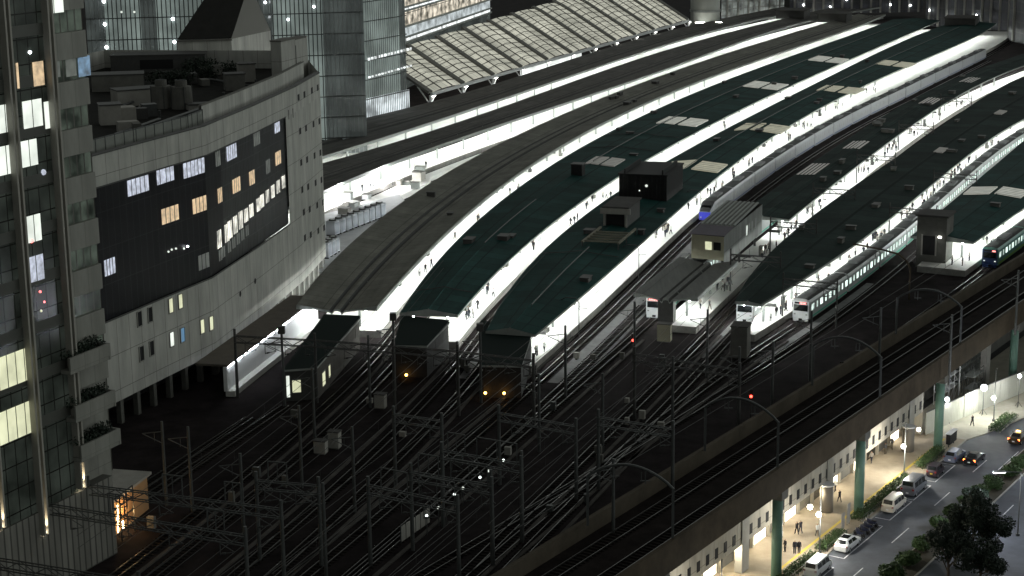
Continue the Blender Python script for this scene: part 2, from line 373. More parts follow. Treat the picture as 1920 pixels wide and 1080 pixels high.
# painted markings and the tactile line
mb = MB()
def dash(u0, u1, v0, v1): mb.face([SP(u0, v0, ZS+.008), SP(u0, v1, ZS+.008), SP(u1, v1, ZS+.008), SP(u1, v0, ZS+.008)])
for k in range(-4, 5): dash(55.4+15*k, 61.2+15*k, 6.36, 6.5)
for k in range(-4, 6): dash(70+15*k, 75.8+15*k, 14.9, 15.05)
SL = [22.5, 30.5, 38.8, 44.0, 47.7, 60.2, 63.6, 70.4, 73.0, 79.1, 87.0]
for a, b in ((24, 36), (38.8, 44.6), (47.7, 60.2), (62.5, 70.4), (70.9, 77.4), (79.0, 87.0)):
    dash(a, b, 3.36, 3.5); dash(a, a+.14, 1.5, 3.35); dash(b-.14, b, 1.5, 3.35)
dash(88, 97, 9.0, 9.12)
struct(mb.build('road_marking', M_paint))
mb = MB()
mb.face([SP(-40, -1.75, ZS+.136), SP(-40, -1.4, ZS+.136), SP(97, -1.4, ZS+.136), SP(97, -1.75, ZS+.136)])
struct(mb.build('tactile_line', M_tactile))

# ------------------------------------------------------------ platforms, canopies, lamps
PROF = dict(
 gable=[(0, 0), (.02, .10), (.25, .42), (.485, .78), (.5, .92), (.515, .78), (.75, .42), (.98, .10), (1, 0)],
 butter=[(0, .35), (.02, .42), (.22, .0), (.405, -.38), (.43, -.75), (.445, -.75), (.46, -.30), (.5, -.18), (.54, -.30), (.555, -.75), (.57, -.75), (.595, -.38), (.78, .0), (.98, .42), (1, .35)],
 low=[(0, .05), (.02, .12), (.30, .25), (.46, .36), (.5, .52), (.54, .36), (.70, .25), (.98, .12), (1, .05)])
def canopy(name, label, L, R, y0, y1, prof, mtop, mgut=None, lamps=(.22, .80), group='canopies over the station platforms', lampmax=620, colstep=14):
    t = thing(name, label, 'platform roof', (*R.off(y0, 0), 0), group)
    ys = list(np.arange(y0, y1, 6.0))+[y1]
    pr = PROF[prof]; rs = []
    for y in ys:
        top = [(*across(L, R, y, s), ZE+dz) for s, dz in pr]
        bot = [(*across(L, R, y, s), ZE-.32+min(0, dz)*0.9) for s, dz in pr[::-1]]
        rs.append(top+bot)
    n = len(pr)
    def mi(i, j):
        if i < 0: return 1
        if j < n-1:
            if prof == 'butter' and 3 <= j <= 10 and j not in (6, 7): return 3
            return 0
        if j == n-1 or j == 2*n-1: return 1
        return 2
    wid = float(np.linalg.norm(across(L, R, y0+5, 1)-across(L, R, y0+5, 0)))
    mb = MB(); mb.rings(rs, mi, uvf=lambda i, j: (pr[min(j, n-1)][0]*wid, ys[i]*1.07)); mb.build('roof', [mtop, M_fascia, M_soffit, mgut or M_gutter], t)
    # columns with brackets
    y = y0+5
    while y < min(y1, 560):
        p = across(L, R, y, .70); tg = R.t(y); nn = np.array([tg[1], -tg[0]])
        mb = MB(); mb.box(p[0], p[1], 1.1, .35, .35, 3.6, math.atan2(tg[1], tg[0]))
        a = across(L, R, y, .12); b = across(L, R, y, .95)
        mb.bar((*p, 3.6), (*(p+nn*1.6), 4.8), .14); mb.bar((*p, 3.6), (*(p-nn*1.6), 4.8), .14)
        mb.build('column', M_fascia, t); y += colstep
    for s in lamps:
        y = y0+1.0
        while y < y1-12:
            L_ = 12 if y < lampmax else 30
            a = across(L, R, y, s); b = across(L, R, y+L_*.9, s)
            mb = MB(); mb.bar((*a, 4.55), (*b, 4.55), .16, .10)
            mb.build('lamp', G_tube, t); y += L_
    return t
def platform(label, L, R, y0, y1, insl=2.4, insr=0.0):
    rs = []
    for y in list(np.arange(y0, y1, 8.0))+[y1]:
        a = across(L, R, y, 0); b = across(L, R, y, 1); n = (b-a)/np.linalg.norm(b-a)
        a = a+n*insl; b = b-n*(insr(y) if callable(insr) else insr)
        rs.append([(*a, -.02), (*a, 1.1), (*b, 1.1), (*b, -.02)])
    mb = MB(); mb.rings(rs, lambda i, j: 0 if j == 1 and i >= 0 else 1)
    return struct(mb.build('platform', [M_platform, M_coping]))
def eoff(y): return 2.1+min(max(0, y-348), 185)*.034
cans = {}
def yy(k): return CV[k].y0
cans['A'] = canopy('platform_canopy', 'dim grey platform roof running along the foot of the glass tower and the membrane roof', CV['A_l'], CV['A_r'], 380, 830, 'butter', M_roofdm)
cans['B'] = canopy('platform_canopy', 'dim grey platform roof second from the membrane roof, starting behind the curved building', CV['B_l'], CV['B_r'], 335, 812, 'butter', M_roofdm)
cans['C'] = canopy('platform_canopy', 'wide light grey platform roof with a double gutter down its middle, beside the curved building', CV['C_l'], CV['C_r'], 259.5, 772, 'butter', M_roofgrey, lamps=(.2, .84))
cans['D'] = canopy('platform_canopy', 'dark green platform roof next to the wide light grey one', CV['D_l'], CV['D_r'], 255, 742, 'gable', M_roofgreen)
cans['E'] = canopy('platform_canopy', 'dark green platform roof carrying the black machine house and the little stair hut', CV['E_l'], CV['E_r'], 243, 725, 'gable', M_roofgreen)
cans['F'] = canopy('platform_canopy', 'dark platform roof with louvred panels behind the flat signal office', CV['F_l'], CV['F_r'], 324, 640, 'low', M_roofdark, lamps=(.3, .84))
cans['F2'] = canopy('platform_canopy', 'short grey ribbed butterfly roof above the train with the long red display', CV['F_l'], CV['F_r'], 263, 288, 'butter', mat('ribbed_roof', (0.13, 0.135, 0.125), 0.7, var=0.3, scale=0.4, streak=(3, .3, 1)), lamps=(.3, .84))
cans['G'] = canopy('platform_canopy', 'blackish green platform roof beside the long white and green train', CV['G_l'], CV['G_r'], 259, 560, 'low', M_roofdark, lamps=(.3, .84))
cans['H'] = canopy('platform_canopy', 'dark green platform roof at the right behind the concrete lift shaft', CV['H_l'], CV['H_r'], 302, 470, 'gable', M_roofgreen, lamps=(.3, .8))
for k, l, y0, y1, i_l, i_r in (('A', '', 372, 832, 2, 0), ('B', '', 325, 815, 2.4, 0), ('C', '', 262, 775, 2.4, 0), ('D', '', 255, 745, 2.4, 0), ('E', '', 241, 735, 2.4, lambda y: -(eoff(y)-2.05)),
                     ('F', '', 262, 640, 4.6, 0), ('G', '', 257, 560, 2.4, 0), ('H', '', 298, 470, 2.4, 0)):
    platform(l, CV[k+'_l'], CV[k+'_r'], y0, y1, i_l, i_r)
# ribs of the louvred roof in front, ribs across the short butterfly roof
def on_canopy(k, px, py, dz=.35):
    """(y, s) of the point of a canopy that the photo shows at a pixel"""
    L, R = CV[k+'_l'], CV[k+'_r']; q = np.array(P(px, py, ZE+dz)); best = None
    for y in np.arange(R.y0-5, R.y1+60, 1.5):
        b = R.off(y, 0); t = R.t(y); e = abs((q-b)@t)
        if best is None or e < best[0]: best = (e, y)
    y = best[1]; a = across(L, R, y, 0); b = across(L, R, y, 1)
    return y, float((q-a)@(b-a)/((b-a)@(b-a)))
def skylight(k, px, py, ln, wd, m_, label, cat='skylight', name='roof_skylight', slats=0, both=True):
    y, s = on_canopy(k, px, py); L, R = CV[k+'_l'], CV[k+'_r']
    W_ = np.linalg.norm(across(L, R, y, 1)-across(L, R, y, 0)); ds = wd/W_/2
    zz = lambda q: ZE+np.interp(q, [a for a, _ in PROF['gable' if k in 'DEH' else 'low']], [b for _, b in PROF['gable' if k in 'DEH' else 'low']])
    t = thing(name, label, cat, (*across(L, R, y, s), zz(s)), 'skylights in the platform roofs')
    pan = [s] if not both else [s-ds*1.15, s+ds*1.15]
    for i, q in enumerate(pan):
        hw = ds*(1 if not both else .95)
        if slats:
            for j in range(slats):
                q0 = q-hw+2*hw*j/slats; q1 = q0+1.3*hw/slats
                mb = MB(); a, b = across(L, R, y-ln/2, q0), across(L, R, y-ln/2, q1); c_, e = across(L, R, y+ln/2, q1), across(L, R, y+ln/2, q0)
                mb.face([(*a, zz(q0)+.16), (*b, zz(q1)+.16), (*c_, zz(q1)+.16), (*e, zz(q0)+.16)]); mb.build('louvre_pane', m_, t)
            continue
        a, b, c_, e = across(L, R, y-ln/2, q-hw), across(L, R, y-ln/2, q+hw), across(L, R, y+ln/2, q+hw), across(L, R, y+ln/2, q-hw)
        z0, z1 = zz(q-hw), zz(q+hw); mb = MB()
        mb.rings([[(*a, z0-.05), (*b, z1-.05), (*c_, z1-.05), (*e, z0-.05)], [(*a, z0+.22), (*b, z1+.22), (*c_, z1+.22), (*e, z0+.22)]])
        mb.build('pane', m_, t)
        mb = MB()
        for g in np.linspace(0, 1, 6): mb.bar((*lerp(a, e, g), z0+.25), (*lerp(b, c_, g), z1+.25), .10, .05)
        mb.build('frame', M_fascia, t)
    return t
skylight('D', 1135, 305, 9, 3.2, G_skydim, 'narrow dim skylight on the green roof just past the black cabinet')
skylight('D', 1278, 230, 11, 5.0, G_skylight, 'pale skylight on the green roof beyond the narrow dim one')
skylight('D', 1437, 161, 12, 5.0, G_skylight, 'pale skylight midway along the green roof beside the light grey one')
skylight('D', 1553, 113, 12, 5.0, G_skylight, 'pale skylight farthest along the green roof beside the light grey one')
G_skyy = glow('skylight_yellowish', (0.95, 0.92, 0.64), 0.27, var=0.3, scale=0.6)  # yellowish glow painted in for light under the roof
skylight('E', 1303, 312, 10, 6.0, G_skyy, 'yellowish skylight on the green roof right behind the black machine house')
skylight('E', 1430, 241, 11, 5.5, G_skyy, 'yellowish skylight second behind the black machine house')
skylight('E', 1578, 168, 11, 5.5, G_skyy, 'yellowish skylight third behind the black machine house')
skylight('E', 1680, 120, 11, 5.0, G_skyy, 'yellowish skylight farthest from the black machine house')
skylight('F', 1525, 318, 14, 4.2, G_skydim, 'long louvred rooflight of many slats just past the signal office', name='roof_louvre', slats=5, both=False)
skylight('F', 1607, 272, 11, 4.2, G_skydim, 'louvred rooflight second past the signal office', name='roof_louvre', slats=5, both=False)
skylight('F', 1745, 190, 12, 4.2, G_skydim, 'louvred rooflight third past the signal office', name='roof_louvre', slats=5, both=False)
skylight('F', 1820, 150, 11, 4.0, G_skydim, 'louvred rooflight farthest past the signal office', name='roof_louvre', slats=5, both=False)
skylight('H', 1866, 362, 7, 5.5, G_skylight, 'wide pale skylight on the green roof at the right edge')
skylight('G', 1875, 212, 6, 2.0, G_skydim, 'small dim skylight far along the blackish green roof', both=False)
skylight('G', 1765, 282, 6, 2.0, G_skydim, 'small dim skylight midway along the blackish green roof', both=False)
# pale walkway rails along the ridges of the green roofs
def ridge_rail(k, y0, y1, s, label):
    mb = MB(); L, R = CV[k+'_l'], CV[k+'_r']; pts = [(*across(L, R, y, s), ZE+1.12) for y in np.arange(y0, y1, 5)]
    mb.tube(pts, .09, n=5)
    for p in pts[::2]: mb.bar((p[0], p[1], ZE+.3), p, .08)
    tag(mb.build('roof_pipe', M_steel, loc=pts[0]), label, 'pipe', 'pipes along the green roofs')
ridge_rail('D', 300, 345, .5, 'thin pale pipe near the front end of the green roof beside the light grey one')
ridge_rail('D', 385, 720, .5, 'long thin pale pipe along the back of the green roof beside the light grey one')
ridge_rail('E', 255, 300, .55, 'thin pale pipe near the front end of the green roof with the stair hut')
ridge_rail('E', 365, 700, .5, 'long thin pale pipe behind the black machine house')
def cross_rail(k, y, s0, s1, label):
    mb = MB(); L, R = CV[k+'_l'], CV[k+'_r']; zz = lambda q: ZE+.2+np.interp(q, [a for a, _ in PROF['gable']], [b for _, b in PROF['gable']])
    pts = [(*across(L, R, y, s), zz(s)) for s in np.linspace(s0, s1, 7)]
    mb.tube(pts, .08, n=5); tag(mb.build('roof_conduit', M_steel, loc=pts[0]), label, 'conduit', 'conduits across the green roofs')
for y, lab in ((268, 'front'), (405, 'middle'), (425, 'rear')): cross_rail('D', y, .05, .95, lab+' one of the conduits crossing the green roof beside the light grey one')
for y, lab in ((292, 'front'), (440, 'rear')): cross_rail('E', y, .05, .95, lab+' one of the conduits crossing the green roof with the machine house')

# sheds that close the platform ends
def shed(label, bl, br, fr, fl, z0, wall_m, roof_m, lamps=(), windows=()):
    """bl/br back left/right, fl/fr front corners"""
    t = thing('platform_end_shed', label, 'shed', (*fl, 0), 'sheds at the platform ends')
    mb = MB(); mb.face([(*fl, z0), (*fr, z0), (*br, z0+.3), (*bl, z0+.3)], 0)
    for a, b in ((fl, fr), (fr, br), (br, bl), (bl, fl)):
        mb.wall(a, b, z0-.25, z0+.02, 1)
    mb.face([(*bl, z0-.25), (*br, z0-.25), (*fr, z0-.25), (*fl, z0-.25)], 1)
    mb.build('roof', [roof_m, M_fascia], t)
    c = lambda a, b, k: lerp(a, b, k); cen = tuple((bl[i]+br[i]+fl[i]+fr[i])/4 for i in (0, 1))
    inn = [c(q, cen, .05) for q in (fl, fr, br, bl)]
    mb = MB(); mb.wall(inn[0], inn[1], 0, z0-.26); mb.build('front_wall', wall_m[0], t)
    mb = MB(); mb.wall(inn[1], inn[2], 0, z0-.26); mb.build('side_wall', wall_m[1], t)
    mb = MB(); mb.wall(inn[3], inn[0], 0, z0-.26); mb.build('side_wall', wall_m[1], t)
    for (wa, wb, k0, k1, za, zb, g) in windows:
        A, B = inn[wa], inn[wb]; p, q = c(A, B, k0), c(A, B, k1); dd = np.array(q)-np.array(p); dd /= np.linalg.norm(dd); nn = np.array([dd[1], -dd[0]])*.06
        f = MB(); f.wall(tuple(np.array(p)+nn), tuple(np.array(q)+nn), za, zb); w_ = f.build('window', g, t)
        f = MB()
        for (s0, s1, h0, h1) in ((0, 1, za-.1, za), (0, 1, zb, zb+.1)):
            f.obox((*(np.array(p)), h0), (*(np.array(q)-np.array(p)), 0), (*(nn*2), 0), (0, 0, h1-h0))
        f.build('frame', M_fascia, w_)
    for (k, z) in lamps:
        p = c(fl, fr, k); f = MB(); f.ball((p[0], p[1]-.25, z), .20, 8); f.build('lamp', G_amber, t)
    return t
wd = (M_steeldk, mat('shed_side', (0.085, 0.078, 0.07), 0.85, var=0.3, scale=.6))
wdd = (mat('shed_front', (0.035, 0.033, 0.032), 0.9, var=0.3), mat('shed_side_grey', (0.075, 0.075, 0.075), 0.85, var=0.25))
shed('long dark shed with lit yellow windows beyond the end of the light grey roof', (-28.2, 258), (-22.6, 256.6), (-26.4, 229.6), (-30.9, 228.6), 4.6, wd, M_roofdark,
     windows=((0, 1, .04, .14, .6, 3.6, G_white), (0, 1, .22, .48, 1.2, 2.9, G_yel), (1, 2, .10, .16, 1.0, 2.9, G_yel), (1, 2, .24, .275, 1.2, 2.9, G_yel)))
shed('dark shed with a single amber lamp beyond the green roof beside the light grey one', (-16.6, 256), (-9.2, 253), (-12.0, 239.7), (-16.7, 240.2), 4.7, wdd, M_roofdark, lamps=((.36, .5),))
shed('dark shed with two amber lamps beyond the green roof of the machine house', (-4.6, 253), (2.9, 246), (1.2, 229), (-4.2, 229.5), 4.7, wdd, M_roofdark, lamps=((.08, .9), (.55, .9)))

# ------------------------------------------------------------ tracks
def bent(c, off, y0, y1, tail=None, step=6, tgt=None):
    """points of a track: off metres right of a platform edge, prolonged into the yard with a slow turn"""
    fo = off if callable(off) else (lambda y: off)
    pts = [np.array(c.off(y, fo(y))) for y in np.arange(y0, y1, step)]
    if tail:
        p = pts[0].copy(); t = c.t(y0).copy(); tgt = np.array([.365, .931]) if tgt is None else np.array(tgt); head = []
        for k in range(int(tail/step)):
            t = t*.93+tgt*.07; t /= np.linalg.norm(t); p = p-t*step
            if (p-o_)@n_ > -12.6: break
            head.append(p.copy())
        pts = head[::-1]+pts
    return pts
def track(pts, z=0.0, gauge=1.067):
    mb = MB(); mb2 = None
    for i in range(len(pts)-1):
        a, b = pts[i], pts[i+1]; t = (b-a)/np.linalg.norm(b-a); n = np.array([t[1], -t[0]])
        L = np.linalg.norm(b-a); k = 0.0
        while k < L:                                   # sleepers
            q = a+t*k; mb.obox((*(q-n*1.0-t*.11), z+.004), (*(n*2.0), 0), (*(t*.22), 0), (0, 0, .10), 1); k += 0.75 if q[1] < 280 else 50
        for s in (-1, 1):
            o = a+n*s*gauge/2; o2 = b+n*s*gauge/2
            mb.bar((*o, z+.17), (*o2, z+.17), .075, .15, 0)
    return struct(mb.build('railway_track', [M_rail, M_sleeper]))
TR = {}
for key, c, off, y0, y1, tail in (('A1', 'A_r', 1.9, 372, 800, None), ('B1', 'B_r', 1.9, 330, 800, None), ('B2', 'B_r', 5.8, 330, 780, None),
     ('C1', 'C_r', 1.6, 262, 760, 105), ('C2', 'C_r', 5.4, 262, 760, 105), ('D1', 'D_r', 1.75, 255, 740, 120), ('D2', 'D_r', 5.4, 255, 740, 120),
     ('E1', 'E_r', eoff, 243, 730, 120), ('E2', 'E_r', lambda y: eoff(y)+4.0, 243, 640, 120), ('F0', 'F_r', -8.6, 262, 640, 120), ('F1', 'F_r', 1.8, 262, 620, 120),
     ('G0', 'F_r', 5.6, 262, 600, 120), ('G1', 'G_r', 2.1, 259, 540, 130), ('G2', 'G_r', 6.3, 259, 470, 120), ('H1', 'H_r', 1.9, 300, 470, 160), ('H2', 'H_r', 6.0, 300, 470, 150), ('H3', 'H_r', 10.2, 300, 470, 150), ('H4', 'H_r', 14.4, 300, 470, 150)):
    TR[key] = bent(CV[c], off, y0, y1, tail, tgt=d_ if key in ('G2', 'H1', 'H2', 'H3', 'H4') else None); track(TR[key])

for x0_, y0_ in ((-30.5, 227.0), (-34.6, 222.0)):
    pts = [np.array((x0_, y0_))]; t_ = np.array([.30, .954])
    for k in range(9):
        t_ = t_*.9+np.array([.365, .931])*.1; t_ /= np.linalg.norm(t_); pts.append(pts[-1]-t_*7)
    track(pts[::-1])
# ------------------------------------------------------------ trains
def ring_car(hw, z0, z1, p, t, n, shrink=1.0, zc=0.0):
    prof = [(-hw, z0), (-hw*1.0, z0+.9), (-hw, z1-.55), (-hw*.86, z1-.16), (-hw*.45, z1), (hw*.45, z1), (hw*.86, z1-.16), (hw, z1-.55), (hw, z0+.9), (hw, z0)]
    return [(*(p+n*a*shrink), z) for a, z in prof]
def train(name, label, pts, s0, ncar, body, roofm, stripe, nose='flat', win=G_trainwin, front=None, clen=19.6, hw=1.45, z0=.55, z1=3.75, facem=None, winlim=60, sign=None):
    d = [0.0]
    for i in range(len(pts)-1): d.append(d[-1]+np.linalg.norm(pts[i+1]-pts[i]))
    def at(s):
        i = min(max(np.searchsorted(d, s)-1, 0), len(pts)-2); return pts[i]+(pts[i+1]-pts[i])*((s-d[i])/(d[i+1]-d[i]))
    p0 = at(s0); t = thing(name, label, 'train', (*p0, 0))
    nw = 0
    for k in range(ncar):
        a, b = at(s0+k*(clen+.5)), at(s0+k*(clen+.5)+clen); tt = (b-a)/np.linalg.norm(b-a); nn = np.array([tt[1], -tt[0]]); L = np.linalg.norm(b-a)
        rs = [ring_car(hw, z0, z1, a+tt*s, tt, nn, sh) for s, sh in ((0, .93), (.35, 1.0), (L-.3, 1.0), (L, .93))]
        if k == 0 and nose == 'slope':
            rs = []
            for s, zt, sh in ((0, .50, .78), (.35, .62, .88), (1.6, .78, .96), (3.2, 1.0, 1.0), (L, 1.0, 1.0)):
                r = ring_car(hw, z0, z1, a+tt*s, tt, nn, sh); rs.append([(x, y, z0+(z-z0)*zt) for x, y, z in r])
        mb = MB(); mb.rings(rs, lambda i, j: 1 if 3 <= j <= 5 and i >= 0 else 0); car = mb.build('carriage', [body, roofm], t)
        # under-frame and roof units
        mb = MB(); mb.obox((*(a+tt*1.5-nn*1.2), .2), (*(tt*(L-3)), 0), (*(nn*2.4), 0), (0, 0, .4)); mb.build('underframe', M_steeldk, car)
        mb = MB(); mb.obox((*(a+tt*(L*.38)-nn*.8), z1-.02), (*(tt*L*.24), 0), (*(nn*1.6), 0), (0, 0, .36)); mb.build('air_conditioner', mat('train_roof_unit', (.12, .125, .125), .7, var=.2), car)
        if stripe is not None:
            mb = MB(); s0_, s1_ = (3.3 if k == 0 and nose == 'slope' else .5), L-.4
            for zz0, zz1 in ((z0+.12, z0+.42),):
                q = a+tt*s0_+nn*(hw+.012); e = a+tt*s1_+nn*(hw+.012)
                mb.face([(*q, zz0), (*e, zz0), (*e, zz1), (*q, zz1)])
            mb.build('stripe', stripe, car)
        if nw < winlim:
            nd = 4
            for i in range(9):
                s = L*(i+.5)/9+(.4 if k == 0 else 0); wdt = .55 if i % 2 else 1.25
                if k == 0 and i == 0 and nose == 'slope': continue
                q = a+tt*(s-wdt/2)+nn*(hw+.015); e = a+tt*(s+wdt/2)+nn*(hw+.015)
                mb = MB(); mb.face([(*q, z0+1.25), (*e, z0+1.25), (*e, z0+2.25), (*q, z0+2.25)]); mb.build('window', win, car); nw += 1
    a = at(s0); tt = (at(s0+clen)-a)/clen; nn = np.array([tt[1], -tt[0]]); f = -tt
    def fq(x0, x1, za, zb, m_, nm, o=.03, x0t=None, x1t=None, par=t):
        mb = MB(); A = a+f*o
        mb.rings([[(*(A+nn*x0), za), (*(A+nn*x1), za), (*(A+nn*(x1t or x1)), zb), (*(A+nn*(x0t or x0)), zb)],
                  [(*(A+f*.05+nn*x0), za), (*(A+f*.05+nn*x1), za), (*(A+f*.05+nn*(x1t or x1)), zb), (*(A+f*.05+nn*(x0t or x0)), zb)]])
        return mb.build(nm, m_, par)
    if nose == 'flat':
        fm = fq(-1.32, 1.32, z0+.1, z1-.42, facem or M_white, 'cab_front', .02)
        fq(-1.12, 1.12, z0+1.25, z0+2.25, M_glass, 'windscreen', .09, par=fm)
        fq(-1.0, 1.0, z0+2.38, z0+2.68, M_black, 'display_box', .09, par=fm)
        if sign: fq(*sign, z0+2.42, z0+2.64, G_redsign, 'destination_display', .15, par=fm)
        for s in (-1, 1): fq(s*.95-.14, s*.95+.14, z0+.62, z0+.80, G_white if front == 'white' else G_red if front == 'red' else M_fascia, 'headlight', .09, par=fm)
        fq(-1.25, 1.25, .12, z0+.08, facem or M_white, 'skirt', .06); fq(-.28, .28, .30, .62, M_black, 'coupler', .16)
    return t
M_silver = mat('train_silver', (0.42, 0.44, 0.44), 0.4, metal=0.25, var=0.08)
M_troof = mat('train_roof', (0.05, 0.052, 0.052), 0.8, var=0.3, spec=.15)
M_tgreen = mat('train_green_stripe', (0.06, 0.40, 0.28), 0.5, var=0.0)
M_torange = mat('train_orange_stripe', (0.7, 0.22, 0.03), 0.5, var=0.0)
def s_at(pts, px, py, z=0):
    q = np.array(P(px, py, z)); best = (1e9, 0); s = 0
    for i in range(len(pts)-1):
        L = np.linalg.norm(pts[i+1]-pts[i]); u = np.clip(((q-pts[i])@(pts[i+1]-pts[i]))/L, 0, L); e = np.linalg.norm(pts[i]+(pts[i+1]-pts[i])/L*u-q)
        if e < best[0]: best = (e, s+u)
        s += L
    return best[1]
train('commuter_train', 'long white faced train with green stripes standing beside the blackish green roof', TR['G1'], s_at(TR['G1'], 1495, 603), 10, M_silver, M_troof, M_tgreen, sign=(-.15, .85), winlim=90,
      facem=M_white)
train('commuter_train', 'train with a long red display under the short ribbed butterfly roof', TR['F0'], s_at(TR['F0'], 1237, 598), 8, M_silver, M_troof, M_tgreen, sign=(-.85, .85), winlim=20)
train('commuter_train', 'train with small red display and orange stripe under the front of the blackish green roof', TR['G0'], s_at(TR['G0'], 1388, 605), 6, M_silver, M_troof, M_torange, sign=(-.3, .45), winlim=20)
M_tyel = mat('train_yellow_green', (0.25, 0.42, 0.03), 0.5, var=0.0); M_tnavy = mat('train_navy', (0.02, 0.04, 0.12), 0.35, var=0.0)
train('commuter_train', 'train with dark blue and yellow green face beside the green roof at the right', TR['H1'], s_at(TR['H1'], 1832, 500), 6, mat('train_teal', (0.12, 0.28, 0.24), 0.4, var=0.1), M_troof, M_tyel, front='white', facem=M_tnavy, sign=(.4, 1.0), winlim=40)
train('commuter_train', 'white and blue striped train at the right edge of the picture', TR['H3'], s_at(TR['H3'], 1880, 505), 5, mat('train_paleblue', (0.55, 0.57, 0.72), 0.4, var=0.05), M_troof, M_tnavy, winlim=40, win=G_cool)
ex = train('express_train', 'blue nosed express train with a pale lit side beside the platform of the green roofs', TR['E1'], s_at(TR['E1'], 1310, 416), 16, mat('express_white', (0.30, 0.31, 0.32), 0.4, var=0.06), M_troof, M_tnavy, nose='slope', win=G_dim, winlim=96)
p0 = np.array(ROOT[ex.name][:2]); i0 = np.argmin([np.linalg.norm(q-p0) for q in TR['E1']]); tt = TR['E1'][i0+2]-TR['E1'][i0]; tt /= np.linalg.norm(tt); nn = np.array([tt[1], -tt[0]])
M_tblue = mat('express_blue', (0.05, 0.06, 0.62), 0.35, var=0.05, emit=(0.1, 0.12, 1.0), es=0.0)
def nose_panel(nm, s0, z0a, s1, z1a, hw0, hw1, m_):
    mb = MB(); A, B = p0+tt*s0, p0+tt*s1
    mb.rings([[(*(A-nn*hw0), z0a), (*(A+nn*hw0), z0a), (*(B+nn*hw1), z1a), (*(B-nn*hw1), z1a)],
              [(*(A-nn*hw0+tt*.4), z0a), (*(A+nn*hw0+tt*.4), z0a), (*(B+nn*hw1+tt*.4), z1a), (*(B-nn*hw1+tt*.4), z1a)]]); return mb.build(nm, m_, ex)
nose_panel('nose_cover', -.12, .45, -.06, 2.05, 1.12, 1.15, M_tblue)
nose_panel('windscreen', .18, 2.15, 1.45, 3.15, 1.05, .95, M_glass)
for s in (-1, 1):
    mb = MB(); q = p0+nn*s*.75-tt*.18; mb.ball((*q, 1.0), .17, 8); mb.build('headlight', G_spot if s > 0 else M_white, ex)

# ------------------------------------------------------------ railway viaduct over the pavement
D3 = lambda L: (*(d_*L), 0)
N3 = lambda L: (*(n_*L), 0)
via = thing('railway_viaduct', 'dark concrete railway viaduct with arched wire portals above the lit pavement', 'viaduct', SP(60, -5, ZS))
U0, U1 = -120, 190
mb = MB(); mb.obox(SP(U0, -10.3, .9), D3(U1-U0), N3(10.2), (0, 0, 1.0)); mb.build('deck', mat('deck_dark', (.018, .0145, .0135), .95, var=.55, scale=.4, spec=.04), via)
mb = MB(); mb.obox(SP(U0, -10.62, .3), D3(U1-U0), N3(.3), (0, 0, 3.3)); mb.obox(SP(U0, -10.72, 3.6), D3(U1-U0), N3(.5), (0, 0, .12)); mb.build('parapet', mat('parapet_far', (.085, .072, .055), .9, var=.3, scale=.3, spec=.1), via)
M_par = mat('parapet_brown', (0.072, 0.057, 0.040), 0.9, var=0.35, scale=0.3, spec=0.1)
mb = MB(); mb.obox(SP(U0, -.3, .75), D3(U1-U0), N3(.3), (0, 0, 2.85)); mb.obox(SP(U0, -.4, 3.6), D3(U1-U0), N3(.5), (0, 0, .12))
mb.obox(SP(U0, -.9, .45), D3(U1-U0), N3(.9), (0, 0, .3)); mb.build('parapet', M_par, via)
for u in (9, 38, 63, 92.2, 125.7, 158):
    mb = MB(); mb.tube([SP(u, -.9, ZS), SP(u, -.9, -.6)], .62, n=16); mb.build('column', M_greenst, via, smooth=True)
    mb = MB(); mb.obox(SP(u-.9, -5.4, -.6), D3(1.8), N3(5.4), (0, 0, 1.05)); mb.build('cross_beam', M_concdk, via)
    mb = MB(); mb.obox(SP(u-.95, -5.75, ZS), D3(1.9), N3(.95), (0, 0, 10.9)); mb.build('pier', M_conc, via)
for v in (-7.7, -3.0):
    track([np.array(SP(u, v)) for u in (-60, 0, 60, 120, 190)], z=1.92, gauge=1.435)
def arch(u0, u1, va, vb, ztop, rise, label, z0=3.6):
    t = thing('arch_portal', label, 'catenary portal', SP(u0, va, z0), 'arched wire portals')
    A, B = SP(u0, va), SP(u1, vb)
    for p in (A, B):
        mb = MB(); mb.bar((*p, z0), (*p, ztop), .26); mb.build('post', M_steel, t)
    pts = [(*lerp(A, B, k), ztop-.1+rise*math.sin(math.pi*k)**.8) for k in np.linspace(0, 1, 15)]
    mb = MB(); mb.tube(pts, .15, n=6); mb.build('arch', M_steel, t)
    for k in (.32, .68):
        q = (*lerp(A, B, k), ztop-.1+rise*math.sin(math.pi*k)**.8); mb = MB()
        mb.bar(q, (q[0], q[1], q[2]-1.5), .09); mb.bar((q[0]-.5, q[1], q[2]-1.2), (q[0]+.5, q[1], q[2]-1.2), .08)
        mb.bar((q[0]-.4, q[1], q[2]-.3), (q[0]-.4, q[1], q[2]-1.2), .07); mb.build('wire_hanger', M_steel, t)
arch(9.9, 11.1, -9.6, -.35, 9.0, 1.9, 'arched wire portal nearest the bottom edge of the picture')
arch(37.5, 36.4, -10.0, -.35, 9.0, 1.9, 'arched wire portal second from the bottom edge, with a red signal beside it')
arch(68.5, 67.5, -10.0, -.35, 9.0, 1.9, 'arched wire portal third from the bottom edge, over the dark viaduct')
arch(98.5, 98.0, -10.0, -.35, 9.0, 1.9, 'arched wire portal fourth from the bottom edge, over the dark viaduct')
